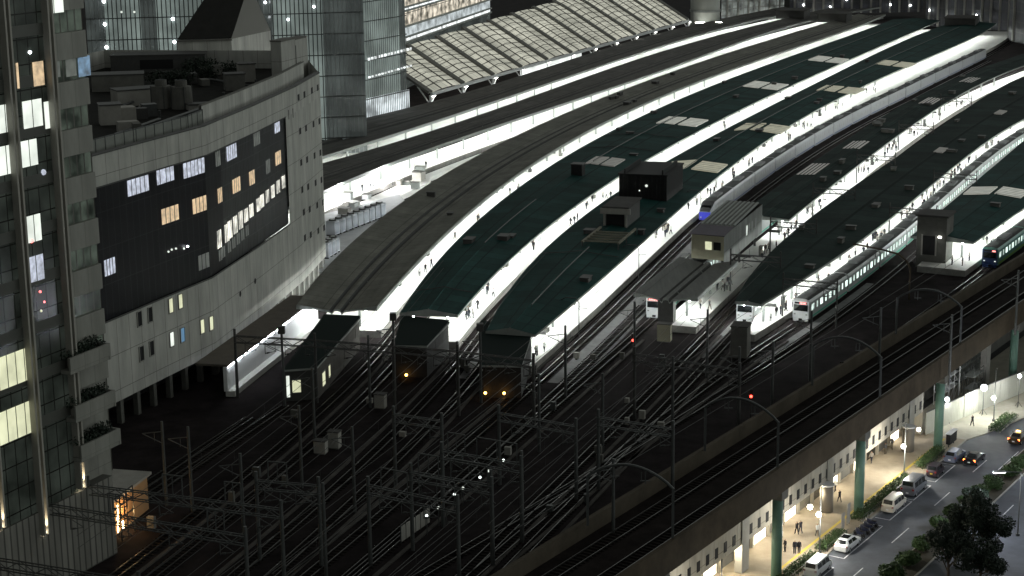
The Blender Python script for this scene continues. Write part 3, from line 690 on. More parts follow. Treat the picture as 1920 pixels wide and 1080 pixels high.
# ------------------------------------------------------------ building under the viaduct
arc = thing('shopping_arcade', 'cream building under the viaduct with a row of small square openings above its lit shopfronts', 'building', SP(40, -5, ZS))
ua, ub = -45, 97
M_cream = panelmat('cream_wall', (0.42, 0.39, 0.32), (0.22, 0.2, 0.17), 3.0, 6.0, 0.05, rough=0.75, var=0.05)
mb = MB(); A, B = SP(ua, -4.95), SP(ub, -4.95)
mb.wall(A, B, -6.9, -2.9); mb.face([SP(ua, -4.95, -2.9), SP(ub, -4.95, -2.9), SP(ub, -6.4, -2.9), SP(ua, -6.4, -2.9)]); mb.face([SP(ua, -4.95, -6.9), SP(ua, -8.0, -6.9), SP(ub, -8.0, -6.9), SP(ub, -4.95, -6.9)])
mb.wall(B, SP(ub, -9.5), ZS, -1.2); 
mb.build('wall', M_cream, arc)
mb = MB(); mb.wall(SP(ua, -6.4), SP(ub, -6.4), -2.9, .4); mb.build('recess', M_black, arc)  # black sheet stands for the shade under the deck
u = ua+1.0
while u < ub-1:
    if u > -20:
        mb = MB(); mb.obox(SP(u, -4.96, -6.3), D3(.75), N3(.05), (0, 0, 1.25)); mb.build('opening', M_black, arc)
    u += 2.25
k = 0
u = ua
while u < ub-4:
    mb = MB(); mb.wall(SP(u+.3, -7.4), SP(u+4.2, -7.4), ZS+.15, -7.2); mb.build('shopfront', [G_shop, M_concdk, G_shop, M_concdk, M_glass][k % 5] if u < 72 else [G_shop, M_glass, M_concdk][k % 3], arc)
    mb = MB(); mb.obox(SP(u-.15, -7.6, ZS), D3(.4), N3(.5), (0, 0, 3.6)); mb.build('pillar', M_cream, arc)
    k += 1; u += 4.5
for k, u in enumerate(range(20, 97, 8)):  # unseen downlights added under the soffit to brighten the pavement
    mb = MB(); mb.tube([SP(u, -5.7, -6.98), SP(u, -5.7, -6.86)], .28, n=10); mb.build('added_downlight', G_globe, arc)
    li = bpy.data.lights.new('added_downlight_beam', 'POINT'); li.energy = 420 if u < 70 else 200; li.color = (1, .88, .62); li.shadow_soft_size = .25
    lo = bpy.data.objects.new('added_downlight_beam', li); C.objects.link(lo); lo.parent = arc; lo.location = tuple(np.array(SP(u, -5.5, -7.5))-np.array(ROOT[arc.name]))
def wall_lamp(px, py, v, label, g=None, r=.35):
    A, B = SP(0, v), SP(100, v); uu, z = Wl(px, py, A, B)
    t = thing('wall_lamp', label, 'lamp', SP(uu, v, z), 'lamps on the arcade')
    mb = MB(); mb.ball(SP(uu, v+.2, z), r, 10); mb.build('globe', g or G_globe, t)
    mb = MB(); mb.bar(SP(uu, v-.1, z+r), SP(uu, v+.25, z+r), .12); mb.build('bracket', M_steel, t)
wall_lamp(1516, 950, -4.7, 'round bright wall lamp under the arcade between the two cream pillars')
wall_lamp(1720, 805, -4.7, 'round bright wall lamp at the far end of the arcade', r=.3)
for px, py, lab in ((1549, 958, 'thick cream round pillar on the pavement beside the nearer street lamp'), (1702, 845, 'thick cream round pillar on the pavement beside the farther street lamp')):
    x, y = P(px, py, ZS+.13); t = thing('pavement_pillar', lab, 'pillar', (x, y, ZS+.13), 'cream pillars on the pavement')
    mb = MB(); mb.tube([(x, y, ZS+.13), (x, y, ZS+3.6)], .85, n=18); mb.build('shaft', M_cream, t, smooth=True)
    mb = MB(); mb.tube([(x, y, ZS+3.6), (x, y, ZS+3.8)], .95, n=18); mb.build('cap', M_white, t)

# ------------------------------------------------------------ street lamps
def street_lamp(loc, h, label, power=500, col=(1, .96, .86), globe=True, arm=None, lamp_z=None):
    t = thing('street_lamp', label, 'street lamp', loc, 'street lamps'); x, y, z = loc
    mb = MB(); mb.tube([(x, y, z), (x, y, z+.5), (x, y, z+h)], .10, .07, n=8); mb.box(x, y, z, .4, .4, .3); mb.build('pole', M_steel, t)
    zl = lamp_z or h
    if globe:
        mb = MB(); mb.ball((x-.25, y-.2, z+zl), .32, 12); mb.build('globe', G_globe, t, smooth=True)
        mb = MB(); mb.bar((x, y, z+zl), (x-.25, y-.2, z+zl), .10); mb.build('arm', M_steel, t); lp = (x-.35, y-1.0, z+zl-.2)
    else:
        ax, ay = arm; mb = MB(); mb.bar((x, y, z+h), (x+ax, y+ay, z+h+.15), .10); mb.build('arm', M_steel, t)
        dv = np.array([ax, ay])/math.hypot(ax, ay); q = np.array([x+ax, y+ay]); e = q+dv*1.5
        mb = MB(); mb.bar((*q, z+h+.2), (*e, z+h+.22), .42, .14); hd = mb.build('lamp_head', M_fascia, t)
        mb = MB(); mb.bar((*q, z+h+.10), (*e, z+h+.12), .36, .06); mb.build('lens', G_led, hd); lp = (e[0], e[1], z+h-.4)
    li = bpy.data.lights.new('lamp_light', 'POINT'); li.energy = power; li.color = col; li.shadow_soft_size = .3
    lo = bpy.data.objects.new('lamp_light', li); C.objects.link(lo); lo.parent = t; lo.location = tuple(np.array(lp)-np.array(loc))
    return t
street_lamp(SP(47.5, .4, ZS+.13), 8.5, 'globe street lamp nearest the camera, beside the white van', power=2600, lamp_z=5.0)
street_lamp(SP(79.0, -.9, ZS+.13), 7.5, 'globe street lamp by the far round pillar, beside the dark hatchback', power=2400, lamp_z=4.2)
street_lamp(SP(108.5, 1.8, ZS+.13), 8.0, 'street lamp standing in the far plaza planting in front of the white hoarding', power=1100, col=(.95, 1, .85), lamp_z=3.6)
street_lamp(SP(21.0, .4, ZS+.13), 8.5, 'street lamp below the bottom edge of the picture', power=1200, lamp_z=5.0)
street_lamp(SP(92.0, 19.0, ZS), 8.0, 'white tube street lamp at the right edge, level with the median bushes', power=2600, col=(.86, .9, 1), globe=False, arm=(-2.0, -.2))
street_lamp(SP(65.5, 18.7, ZS), 8.2, 'white tube street lamp at the right edge, beside the dark trees', power=2600, col=(.86, .9, 1), globe=False, arm=(-2.0, -.2))

# ------------------------------------------------------------ cars
def car_proto(name, sec, L, win, paint, tr=.33, lit=False, wheel_y=(-1.35, 1.4), win_m=None):
    """sec: (y, half width, z bottom, z belt, z top, half width at top)"""
    t = thing(name, 'car', 'car')
    rs = []
    for (y, hw, zb, zl, zt, ht) in sec:
        rs.append([(-hw*.9, y, zb), (-hw, y, zb+.18), (-hw, y, zl-.08), (-hw*.97, y, zl), (-ht, y, zt-.06), (-ht*.9, y, zt), (ht*.9, y, zt), (ht, y, zt-.06), (hw*.97, y, zl), (hw, y, zl-.08), (hw, y, zb+.18), (hw*.9, y, zb)][::-1])
    mb = MB(); mb.rings(rs); body = mb.build('body', paint, t)
    g = lambda y: [np.interp(y, [s[0] for s in sec], [s[i] for s in sec]) for i in range(1, 6)]
    (ry0, ry1), (fy0, fy1), sides = win
    for nm, ya, yb, sg in (('rear_window', ry0, ry1, -1), ('windscreen', fy0, fy1, 1)):
        a, b = g(ya), g(yb); mb = MB(); za = max(a[2], a[3]-.02)+.05; zb = b[3]-.07; o = .025*sg
        wa, wb = a[4]*.86, b[4]*.86
        q = [(-wa, ya+o, a[3]+.03), (wa, ya+o, a[3]+.03), (wb, yb+o, zb+.06), (-wb, yb+o, zb+.06)]
        mb.rings([q, [(x, y+.02*sg, z+.012) for x, y, z in q]]); mb.build(nm, M_glass, t)
    for sx_ in (-1, 1):
        for y0, y1, y0t, y1t in sides:
            mb = MB(); q = []
            for y, k in ((y0, 0), (y1, 0), (y1t, 1), (y0t, 1)):
                a = g(y); f = .10 if k == 0 else .86
                x = a[0]*.97+(a[4]-a[0]*.97)*f+.02; z = a[2]+(a[3]-.06-a[2])*f
                q.append((sx_*x, y, z))
            mb.rings([q, [(x+.012*sx_, y, z) for x, y, z in q]]); mb.build('side_window', M_glass, t)
    for wy in wheel_y:
        for sx_ in (-1, 1):
            hw = g(wy)[0]-.02; mb = MB(); mb.tube([(sx_*(hw-.2), wy, tr), (sx_*(hw+.02), wy, tr)], tr, n=16); wh = mb.build('wheel', M_rubber, t)
            mb = MB(); mb.tube([(sx_*(hw+.0), wy, tr), (sx_*(hw+.035), wy, tr)], tr*.62, n=12); mb.build('rim', M_rim, wh)
    a = sec[1]
    for sx_ in (-1, 1):
        mb = MB(); mb.box(sx_*(a[1]-.16), a[0]-.04, a[3]-.22, .26, .12, .22); mb.build('tail_light', (glow('tail_lit', (1, .16, .03), 14) if lit else mat('tail_lens', (.25, .01, .01), .3, var=0)), t)
        e = sec[-2]; mb = MB(); mb.box(sx_*(e[1]-.2), e[0]+.04, e[2]+.30, .34, .14, .16); mb.build('headlight', M_white, t)
    mb = MB(); mb.box(0, sec[0][0]-.02, .52, .34, .03, .17); mb.build('number_plate', M_white if not name.startswith('compact') else mat('plate_yellow', (.7, .55, .03), .5, var=0), t)
    for yb, o in ((sec[0][0], -1), (sec[-1][0], 1)):
        mb = MB(); mb.box(0, yb-o*.06, .30, sec[0][1]*1.9, .14, .20); mb.build('bumper', paint, t)
    for sx_ in (-1, 1):
        mb = MB(); y = sides[-1][1]-.05; q = g(y); mb.box(sx_*(q[0]+.10), y, q[2]+.02, .2, .10, .14); mb.build('door_mirror', paint, t)
    return t
def paint(n, c): return mat('paint_'+n, c, .28, metal=.15, var=0.04, spec=.6)
SUV = [(-2.28, .74, .45, .85, .92, .62), (-2.12, .88, .30, 1.02, 1.12, .66), (-1.72, .90, .26, 1.03, 1.60, .60), (.30, .90, .26, 1.0, 1.64, .62), (1.15, .90, .26, .98, 1.06, .74), (2.0, .88, .30, .84, .90, .72), (2.28, .72, .42, .70, .74, .62)]
SEDAN = [(-2.3, .72, .42, .82, .86, .62), (-2.1, .86, .28, .95, 1.0, .70), (-1.45, .88, .25, .97, 1.08, .70), (-.75, .89, .24, .96, 1.42, .58), (.25, .89, .24, .95, 1.44, .58), (1.1, .89, .24, .92, .98, .72), (2.05, .86, .28, .80, .85, .70), (2.35, .70, .40, .66, .70, .6)]
VAN = [(-2.3, .80, .42, 1.0, 1.05, .72), (-2.2, .84, .30, 1.08, 1.20, .72), (-2.0, .85, .28, 1.10, 1.90, .68), (1.2, .85, .28, 1.08, 1.93, .68), (1.95, .85, .28, 1.0, 1.08, .74), (2.25, .82, .30, .85, .90, .72), (2.35, .74, .40, .7, .74, .64)]
KEI = [(-1.68, .66, .42, .9, .95, .6), (-1.6, .73, .30, .98, 1.06, .62), (-1.42, .74, .26, 1.0, 1.62, .58), (.55, .74, .26, .97, 1.66, .58), (1.0, .74, .26, .92, .98, .62), (1.5, .72, .3, .82, .86, .6), (1.68, .62, .4, .66, .7, .5)]
BIG = [(-2.5, .86, .40, 1.1, 1.15, .8), (-2.42, .93, .32, 1.2, 1.35, .8), (-2.3, .95, .30, 1.2, 2.18, .8), (1.3, .95, .30, 1.15, 2.22, .8), (2.15, .95, .30, 1.05, 1.12, .84), (2.5, .92, .32, .9, .95, .82), (2.6, .82, .42, .75, .8, .7)]
W_SUV = ((-2.1, -1.74), (1.12, .36), ((-1.55, -.55, -1.45, -.55), (-.45, .85, -.45, .42)))
W_SED = ((-1.42, -.8), (1.07, .3), ((-1.15, -.3, -.72, -.3), (-.22, .85, -.22, .32)))
W_VAN = ((-2.18, -2.02), (1.92, 1.25), ((-1.85, -.7, -1.85, -.7), (-.6, .4, -.6, .4), (.5, 1.6, .5, 1.25)))
W_KEI = ((-1.58, -1.43), (.98, .58), ((-1.3, -.4, -1.28, -.4), (-.3, .75, -.3, .5)))
W_BIG = ((-2.4, -2.31), (2.1, 1.35), ((-2.1, -.9, -2.1, -.9), (-.8, .3, -.8, .3), (.45, 1.75, .45, 1.4)))
for nm, sec, win, pn, pc, (u, v), lab, kw in (
    ('parked_van', VAN, W_VAN, 'white', (.74, .75, .74), (42.2, 2.45), 'white boxy van parked nearest the bottom edge, behind the white SUV', dict(tr=.32)),
    ('parked_car', SUV, W_SUV, 'white', (.74, .75, .74), (51.2, 2.45), 'white SUV with dark roof glass parked between the van and the motorcycles', {}),
    ('parked_minivan', VAN, W_VAN, 'ivory', (.62, .58, .50), (66.6, 2.4), 'cream white minivan parked alone behind the tall grey van', dict(tr=.32)),
    ('parked_van', BIG, W_BIG, 'grey', (.16, .17, .19), (74.0, 2.35), 'tall grey van with a pale roof parked beside the street lamp', dict(tr=.36, wheel_y=(-1.6, 1.6))),
    ('compact_car', KEI, W_KEI, 'dark', (.03, .02, .03), (81.9, 2.45), 'small dark hatchback with a yellow number plate parked beyond the grey van', dict(wheel_y=(-1.1, 1.1), tr=.29)),
    ('parked_car', SUV, W_SUV, 'silverblue', (.10, .12, .18), (89.2, 2.6), 'silver blue car parked at the far end of the bays', {}),
    ('moving_car', SEDAN, W_SED, 'black', (.008, .008, .01), (89.6, 5.2), 'black saloon with lit orange tail lights driving beside the parked cars', dict(lit=True)),
    ('taxi', SEDAN, W_SED, 'taxi', (.05, .03, .012), (101.5, 7.6), 'dark taxi with glowing tail lights on the road by the plaza', dict(lit=True))):
    c_ = car_proto(nm, sec, 0, win, paint(pn, pc), **kw)
    place(c_, SP(u, v, ZS+.012), RZ, lab, 'cars along the street'); c_['category'] = nm.split('_')[-1]
    if pn == 'white' and nm == 'parked_car':
        mb = MB(); mb.box(0, -.6, 1.645, .95, 1.2, .012); mb.build('sunroof', M_glass, c_)
    if pn == 'taxi':
        mb = MB(); mb.box(0, -.1, 1.44, .5, .25, .16); mb.build('roof_sign', G_amber, c_)
def motorcycle(u, v, rz, label):
    t = thing('motorcycle', label, 'motorcycle', (0, 0, 0), 'motorcycles in the parking bay')
    for y in (-.68, .68):
        mb = MB()
        mb.tube([(.3*math.cos(a)*0, y+.30*math.cos(a), .31+.30*math.sin(a)) for a in np.linspace(0, 2*math.pi, 15)], .05, n=6); mb.tube([(-.03, y, .31), (.03, y, .31)], .2, n=10); mb.build('wheel', M_rubber, t)
    mb = MB(); mb.rings([[(-.1, -.7, .62), (.1, -.7, .62), (.1, -.7, .8), (-.1, -.7, .8)], [(-.16, -.2, .4), (.16, -.2, .4), (.16, -.2, .82), (-.16, -.2, .82)], [(-.17, .25, .35), (.17, .25, .35), (.15, .25, .95), (-.15, .25, .95)], [(-.08, .6, .7), (.08, .6, .7), (.06, .6, 1.0), (-.06, .6, 1.0)]]); mb.build('body', paint('navy', (.015, .02, .05)), t)
    mb = MB(); mb.rings([[(-.13, -.65, .8), (.13, -.65, .8), (.13, -.65, .9), (-.13, -.65, .9)], [(-.15, .05, .8), (.15, .05, .8), (.13, .05, .87), (-.13, .05, .87)]]); mb.build('seat', M_rubber, t)
    mb = MB(); mb.tube([(-.36, .42, 1.04), (-.1, .55, .98), (.1, .55, .98), (.36, .42, 1.04)], .02, n=5); mb.build('handlebar', M_steel, t)
    mb = MB(); mb.ball((0, .64, .86), .1, 8); mb.build('headlight', M_white, t)
    mb = MB(); mb.tube([(0, .55, .95), (0, .68, .31)], .035, n=5); mb.build('fork', M_steel, t)
    place(t, SP(u, v, ZS+.012), rz)
for i, (u, v, lab) in enumerate(((55.3, 2.3, 'dark motorcycle parked first ahead of the white SUV'), (56.6, 2.4, 'dark motorcycle parked second ahead of the white SUV'), (57.9, 2.4, 'dark motorcycle parked third ahead of the white SUV'), (59.2, 2.3, 'dark motorcycle parked last in the bay ahead of the white SUV'))):
    motorcycle(u, v, RZ+1.1+.1*i, lab)

# ------------------------------------------------------------ planting
def leaves(mb, c, rad, n, sz, mi=0, shell=.55, cut=-99):
    for _ in range(n):
        while True:
            q = np.array([random.uniform(-1, 1) for _ in range(3)]); r = np.linalg.norm(q)
            if shell < r <= 1 and random.random() < .9 or (r <= shell and random.random() < .25): break
        p = np.array(c)+q*np.array(rad)
        if p[2] < cut: continue
        a = np.array([random.gauss(0, 1) for _ in range(3)]); a /= np.linalg.norm(a); b = np.cross(a, q+np.array([.01, .02, .03])); b /= np.linalg.norm(b)
        s = sz*random.uniform(.6, 1.3)
        mb.face([p-a*s, p+b*s*.55, p+a*s, p-b*s*.55], mi)
def bush_proto():
    mb = MB()
    for cx, cy, cz, r in ((0, 0, .55, .8), (.45, .2, .5, .6), (-.4, -.25, .5, .62), (.1, -.45, .45, .55), (-.2, .4, .75, .5)):
        leaves(mb, (cx, cy, cz), (r, r, r*.8), 210, .13, cut=.02)
    t = thing('bush', 'rounded clipped green bush on the dark median strip', 'bush', (0, 0, 0), 'clipped bushes on the median')
    mb.build('foliage', M_leafhedge, t)
    s = MB()
    for k in range(5):
        a = k*1.26; s.tube([(0, 0, 0), (.25*math.cos(a), .25*math.sin(a), .5)], .03, .015, n=4)
    s.build('stem', M_bark, t); return t
bp = bush_proto(); first = True
for px, py, sc in ((1895, 893, 1.5), (1862, 915, 1.5), (1835, 932, 1.5), (1812, 950, 1.3), (1788, 968, 1.4), (1762, 992, 1.5), (1732, 1030, 1.6), (1702, 1060, 1.6), (1672, 1085, 1.6), (1915, 875, 1.4), (1800, 985, 1.2)):
    b = bp if first else dup(bp); first = False
    x, y = P(px, py, ZS+.14); place(b, (x, y, ZS+.13), random.uniform(0, 6), sc=sc)
def tree(name, label, loc, h, r, n, m_, seed, group):
    random.seed(seed); t = thing(name, label, 'tree', loc, group); x, y, z = loc; mb = MB()
    mb.tube([(x, y, z), (x+.1, y, z+h*.3), (x-.05, y+.1, z+h*.6)], .22, .10, n=8)
    tips = []
    for k in range(9):
        a = k*2.4+random.random(); zz = h*random.uniform(.3, .6); e = (x+r*.7*math.cos(a), y+r*.7*math.sin(a), z+h*random.uniform(.5, .88))
        mb.tube([(x, y, z+zz), lerp((x, y, z+zz), e, .5), e], .08, .03, n=5); tips.append(e)
    mb.build('trunk', M_bark, t); mb = MB()
    for e in tips+[(x, y, z+h*.85), (x+.4, y-.3, z+h*.7), (x-.5, y+.2, z+h*.6)]:
        rr = r*random.uniform(.32, .58); leaves(mb, e, (rr, rr, rr*.8), n//12, .17)
    mb.build('crown', m_, t); random.seed(seed+5)
for i, (px, py, h, r, lab) in enumerate(((1790, 1062, 6.5, 2.0, 'dark bushy tree on the median at the left of the tree clump'), (1822, 1040, 8.5, 2.6, 'tall dark tree in the middle of the median tree clump'), (1850, 1075, 8.0, 2.6, 'dark tree at the right of the median tree clump near the bottom edge'),
                                     (1775, 1110, 7.5, 2.6, 'dark tree at the bottom edge left of the clump on the median'), (1835, 1130, 7.5, 2.8, 'dark tree cut off by the bottom edge below the median clump'), (1828, 985, 5.0, 1.7, 'small dark tree at the far tip of the median tree clump'))):
    x, y = P(px, py, ZS); tree('median_tree', lab, (x, y, ZS+.13), h, r, 4800, M_leafdk, 30+i, 'dark trees on the median')
def hedge(u0, u1, v0, v1, h, label):
    random.seed(int(u0*10)); t = thing('hedge', label, 'hedge', SP((u0+u1)/2, (v0+v1)/2, ZS+.13), 'hedges along the kerb'); mb = MB()
    k = u0
    while k < u1:
        for vv in np.linspace(v0, v1, 2):
            p = SP(k+random.uniform(-.1, .1), vv); leaves(mb, (p[0], p[1], ZS+.13+h*.5), (.6, .6, h*.55*random.uniform(.8, 1.15)), 70, .12, cut=ZS+.14)
        k += .55
    mb.build('foliage', M_leafhedge, t)
    mb = MB(); mb.obox(SP(u0-.1, v0-.35, ZS+.13), D3(u1-u0+.2), N3(.08), (0, 0, .14)); mb.obox(SP(u0-.1, v1+.27, ZS+.13), D3(u1-u0+.2), N3(.08), (0, 0, .14)); mb.build('edging', M_kerb, t)
    # low rail beside it
    mb = MB(); mb.bar(SP(u0, v1+.5, ZS+.85), SP(u1, v1+.5, ZS+.85), .06)
    for q in np.arange(u0, u1, 2.0): mb.bar(SP(q, v1+.5, ZS+.13), SP(q, v1+.5, ZS+.85), .06)
    mb.build('guard_rail', M_steel, t)
hedge(36, 46, -.1, .5, .9, 'low green hedge by the kerb beside the white van')
hedge(48.5, 55, -.1, .5, .9, 'low green hedge by the kerb beside the white SUV')
hedge(60, 71, -.3, .4, 1.0, 'long shrubby hedge by the kerb beside the cream minivan')
hedge(71.8, 78, -.4, .3, .9, 'low hedge by the kerb beside the tall grey van')
hedge(83, 91, -.4, .3, 1.2, 'hedge around the foot of the farthest green column in the bays')
hedge(103.5, 111.5, 3.0, 4.0, 1.0, 'bright green planting bed in the far plaza')
for u, v, h, lab in ((56.2, -.3, 2.0, 'tall pale grey board standing nearer of the two by the kerb'), (58.2, -.4, 2.6, 'tall pale grey board standing farther of the two by the kerb')):
    t = thing('notice_board', lab, 'notice board', SP(u, v, ZS+.13), 'pale boards by the kerb')
    mb = MB(); mb.obox(SP(u-.45, v, ZS+.3), D3(.9), N3(.12), (0, 0, h)); mb.build('board', M_conc, t)
    for k in (-.35, .35):
        mb = MB(); mb.bar(SP(u+k, v+.06, ZS+.13), SP(u+k, v+.06, ZS+.4), .08); mb.build('leg', M_steel, t)
t = thing('display_cabinet', 'black flat-topped cabinet beside the far green column', 'cabinet', SP(94.6, .2, ZS+.13))
mb = MB(); mb.obox(SP(93.2, -.1, ZS+.6), D3(2.8), N3(.6), (0, 0, 1.5)); mb.build('case', M_black, t)
mb = MB(); mb.obox(SP(93.1, -.2, ZS+2.1), D3(3.0), N3(.8), (0, 0, .1)); mb.build('top', M_white, t)
for k in (93.5, 95.6):
    mb = MB(); mb.bar(SP(k, .2, ZS+.13), SP(k, .2, ZS+.6), .12); mb.build('leg', M_steeldk, t)

# ------------------------------------------------------------ white hoarding and building site behind it
def hoard(u0, v0, u1, v1, h, label, n):
    A, B = SP(u0, v0), SP(u1, v1); t = thing('hoarding', label, 'hoarding', (*A, ZS+.13), 'white hoardings round the building site')
    for k in range(n):
        a, b = lerp(A, B, k/n), lerp(A, B, (k+1)/n); dd = np.array(b)-np.array(a); nn = np.array([dd[1], -dd[0]])/np.linalg.norm(dd); mb = MB()
        pts = []
        for q in range(9): pts.append(np.array(a)+dd*(.98*q/8)+nn*(.05 if q % 2 else 0))
        mb.rings([[(*p, ZS+.13) for p in pts]+[(*(p-nn*.06), ZS+.13) for p in pts[::-1]], [(*p, ZS+.13+h) for p in pts]+[(*(p-nn*.06), ZS+.13+h) for p in pts[::-1]]]); mb.build('panel', mat('hoarding_white', (.62, .62, .54), .6, var=.08), t)
    mb = MB(); mb.bar((*A, ZS+.2+h), (*B, ZS+.2+h), .12); mb.build('top_rail', M_steel, t)
hoard(97.3, -4.5, 108, -2.6, 3.3, 'ribbed cream hoarding next to the far green column', 6)
hoard(108.1, -2.55, 128, 1.8, 3.5, 'smooth white hoarding curving away to the right edge', 8)
hoard(128.1, 1.82, 150, 5, 3.5, 'white hoarding beyond the right edge of the picture', 8)
def scaffold(u0, v0, nb, nl, label, b=2.2, dpt=1.6, hh=2.0, m_=None):
    t = thing('scaffold', label, 'scaffold', SP(u0, v0, ZS), 'scaffolds on the building site'); m_ = m_ or M_steel
    for i in range(nb+1):
        for j in (0, dpt):
            mb = MB(); mb.bar(SP(u0+i*b, v0-j, ZS), SP(u0+i*b, v0-j, ZS+nl*hh+.8), .09); mb.build('standard', m_, t)
    for l in range(1, nl+1):
        mb = MB(); mb.obox(SP(u0, v0-dpt, ZS+l*hh), D3(nb*b), N3(dpt), (0, 0, .07)); mb.build('platform', M_white if m_ is M_white else M_fascia, t)
        mb = MB(); mb.bar(SP(u0, v0, ZS+l*hh+.9), SP(u0+nb*b, v0, ZS+l*hh+.9), .06); mb.build('guard_rail', m_, t)
    for i in range(nb):
        mb = MB(); mb.bar(SP(u0+i*b, v0, ZS), SP(u0+(i+1)*b, v0, ZS+hh), .05); mb.bar(SP(u0+(i+1)*b, v0, ZS+hh), SP(u0+i*b, v0, ZS+2*hh), .05); mb.build('brace', m_, t)
scaffold(112, -7.0, 3, 4, 'white scaffold stair tower behind the hoarding under the viaduct', m_=M_white)
scaffold(120, -7.0, 6, 3, 'grey scaffold behind the hoarding at the right edge')
scaffold(116, -3.8, 2, 2, 'low scaffold with boards just behind the ribbed hoarding')
for px, py, z, lab, pw, r in ((1776, 749, -6.6, 'dazzling work lamp behind the ribbed hoarding', 420, .34), (1845, 727, -6.2, 'dazzling work lamp behind the smooth hoarding beside the far green column', 700, .5), (1801, 683, -2.5, 'work lamp at the top of the white scaffold stair', 350, .22), (1912, 705, -5.5, 'work lamp behind the hoarding at the right edge', 700, .3)):
    x, y = P(px, py, z); t = thing('work_lamp', lab, 'work lamp', (x, y, ZS), 'work lamps on the building site')
    mb = MB(); mb.ball((x, y, z), r, 12); mb.build('bulb', G_spot, t, smooth=True)
    mb = MB(); mb.tube([(x, y, ZS), (x, y, z-r)], .05, n=6)
    for k in range(3): mb.tube([(x, y, ZS+1), (x+.7*math.cos(k*2.1), y+.7*math.sin(k*2.1), ZS)], .035, n=5)
    mb.build('stand', M_steel, t)
    li = bpy.data.lights.new('work_light', 'POINT'); li.energy = pw; li.shadow_soft_size = .3; lo = bpy.data.objects.new('work_light', li); C.objects.link(lo); lo.parent = t; lo.location = (-.1, -.8, z-ZS)

# ------------------------------------------------------------ people
def skin_mesh(name, J, E, R, root=0, sub=1):
    me = bpy.data.meshes.new(name); me.from_pydata(J, E, []); o = bpy.data.objects.new(name, me); C.objects.link(o)
    md = o.modifiers.new('s', 'SKIN'); md.use_smooth_shade = True
    for i, v in enumerate(me.skin_vertices[0].data): v.radius = R[i] if isinstance(R[i], tuple) else (R[i], R[i]); v.use_root = (i == root)
    ms = o.modifiers.new('d', 'SUBSURF'); ms.levels = sub; ms.render_levels = sub
    dg = bpy.context.evaluated_depsgraph_get(); ev = o.evaluated_get(dg); res = bpy.data.meshes.new_from_object(ev); bpy.data.objects.remove(o); bpy.data.meshes.remove(me); return res
def person_mesh(name, stride, armsw, mats):
    s, a = stride, armsw
    J = [(0, 0, .95), (0, .01, 1.12), (0, .01, 1.32), (0, .0, 1.47), (0, .02, 1.56), (0, .04, 1.66),
         (-.18, 0, 1.42), (-.22, -a*.5, 1.16), (-.23, -a+.10, .92), (-.23, -a+.14, .82), (.18, 0, 1.42), (.22, a*.5, 1.16), (.23, a+.10, .92), (.23, a+.14, .82),
         (-.10, 0, .90), (-.10, s*.55+.03, .50), (-.10, s, .09), (-.11, s+.16, .03), (.10, 0, .90), (.10, -s*.45+.05, .50), (.10, -s, .10), (.11, -s+.16, .03)]
    E = [(0, 1), (1, 2), (2, 3), (3, 4), (4, 5), (2, 6), (6, 7), (7, 8), (8, 9), (2, 10), (10, 11), (11, 12), (12, 13), (0, 14), (14, 15), (15, 16), (16, 17), (0, 18), (18, 19), (19, 20), (20, 21)]
    R = [(.17, .13), (.16, .12), (.19, .13), .065, (.085, .095), (.09, .10), .08, .06, .048, .04, .08, .06, .048, .04, .105, .08, .06, .045, .105, .08, .06, .045]
    me = skin_mesh(name, J, E, R)
    for q in mats: me.materials.append(q)
    for p in me.polygons:
        z = p.center.z; x = abs(p.center.x)
        p.material_index = 3 if (z > 1.60 and (p.center.y < .06 or z > 1.69)) else 2 if (z > 1.49 or (z < .90 and x > .195)) else 1 if z > .93 else 4 if z < .08 else 0
    return me
M_skin = mat('skin', (.42, .27, .19), .6, var=0); M_hair = mat('hair', (.012, .010, .009), .6, var=0); M_shoe = mat('shoe', (.02, .02, .02), .6, var=0)
cl = lambda n, c: mat('cloth_'+n, c, .9, var=.1, scale=8)
PM = []
for i, (tr_, ja) in enumerate((((.015, .015, .02), (.012, .012, .015)), ((.03, .035, .05), (.02, .022, .03)), ((.02, .02, .025), (.62, .62, .60)), ((.10, .085, .06), (.05, .05, .055)), ((.015, .018, .03), (.30, .28, .25)))):
    for j, (s, a) in enumerate(((0.0, .02), (.24, .2))):
        PM.append((person_mesh('person', s, a, [cl('t%d' % i, tr_), cl('j%d' % i, ja), M_skin, M_hair, M_shoe]), i, j))
NAMES = ['in a black suit', 'in a dark blue jacket', 'in a white shirt and dark trousers', 'in a dark top and brown trousers', 'in a beige coat']
def person(loc, rz, k, label, group, sc=1.0):
    o = bpy.data.objects.new('person', PM[k][0]); C.objects.link(o); o.location = loc; o.rotation_euler = (0, 0, rz); o.scale = (sc, sc, sc)
    return tag(o, label, 'person', group)
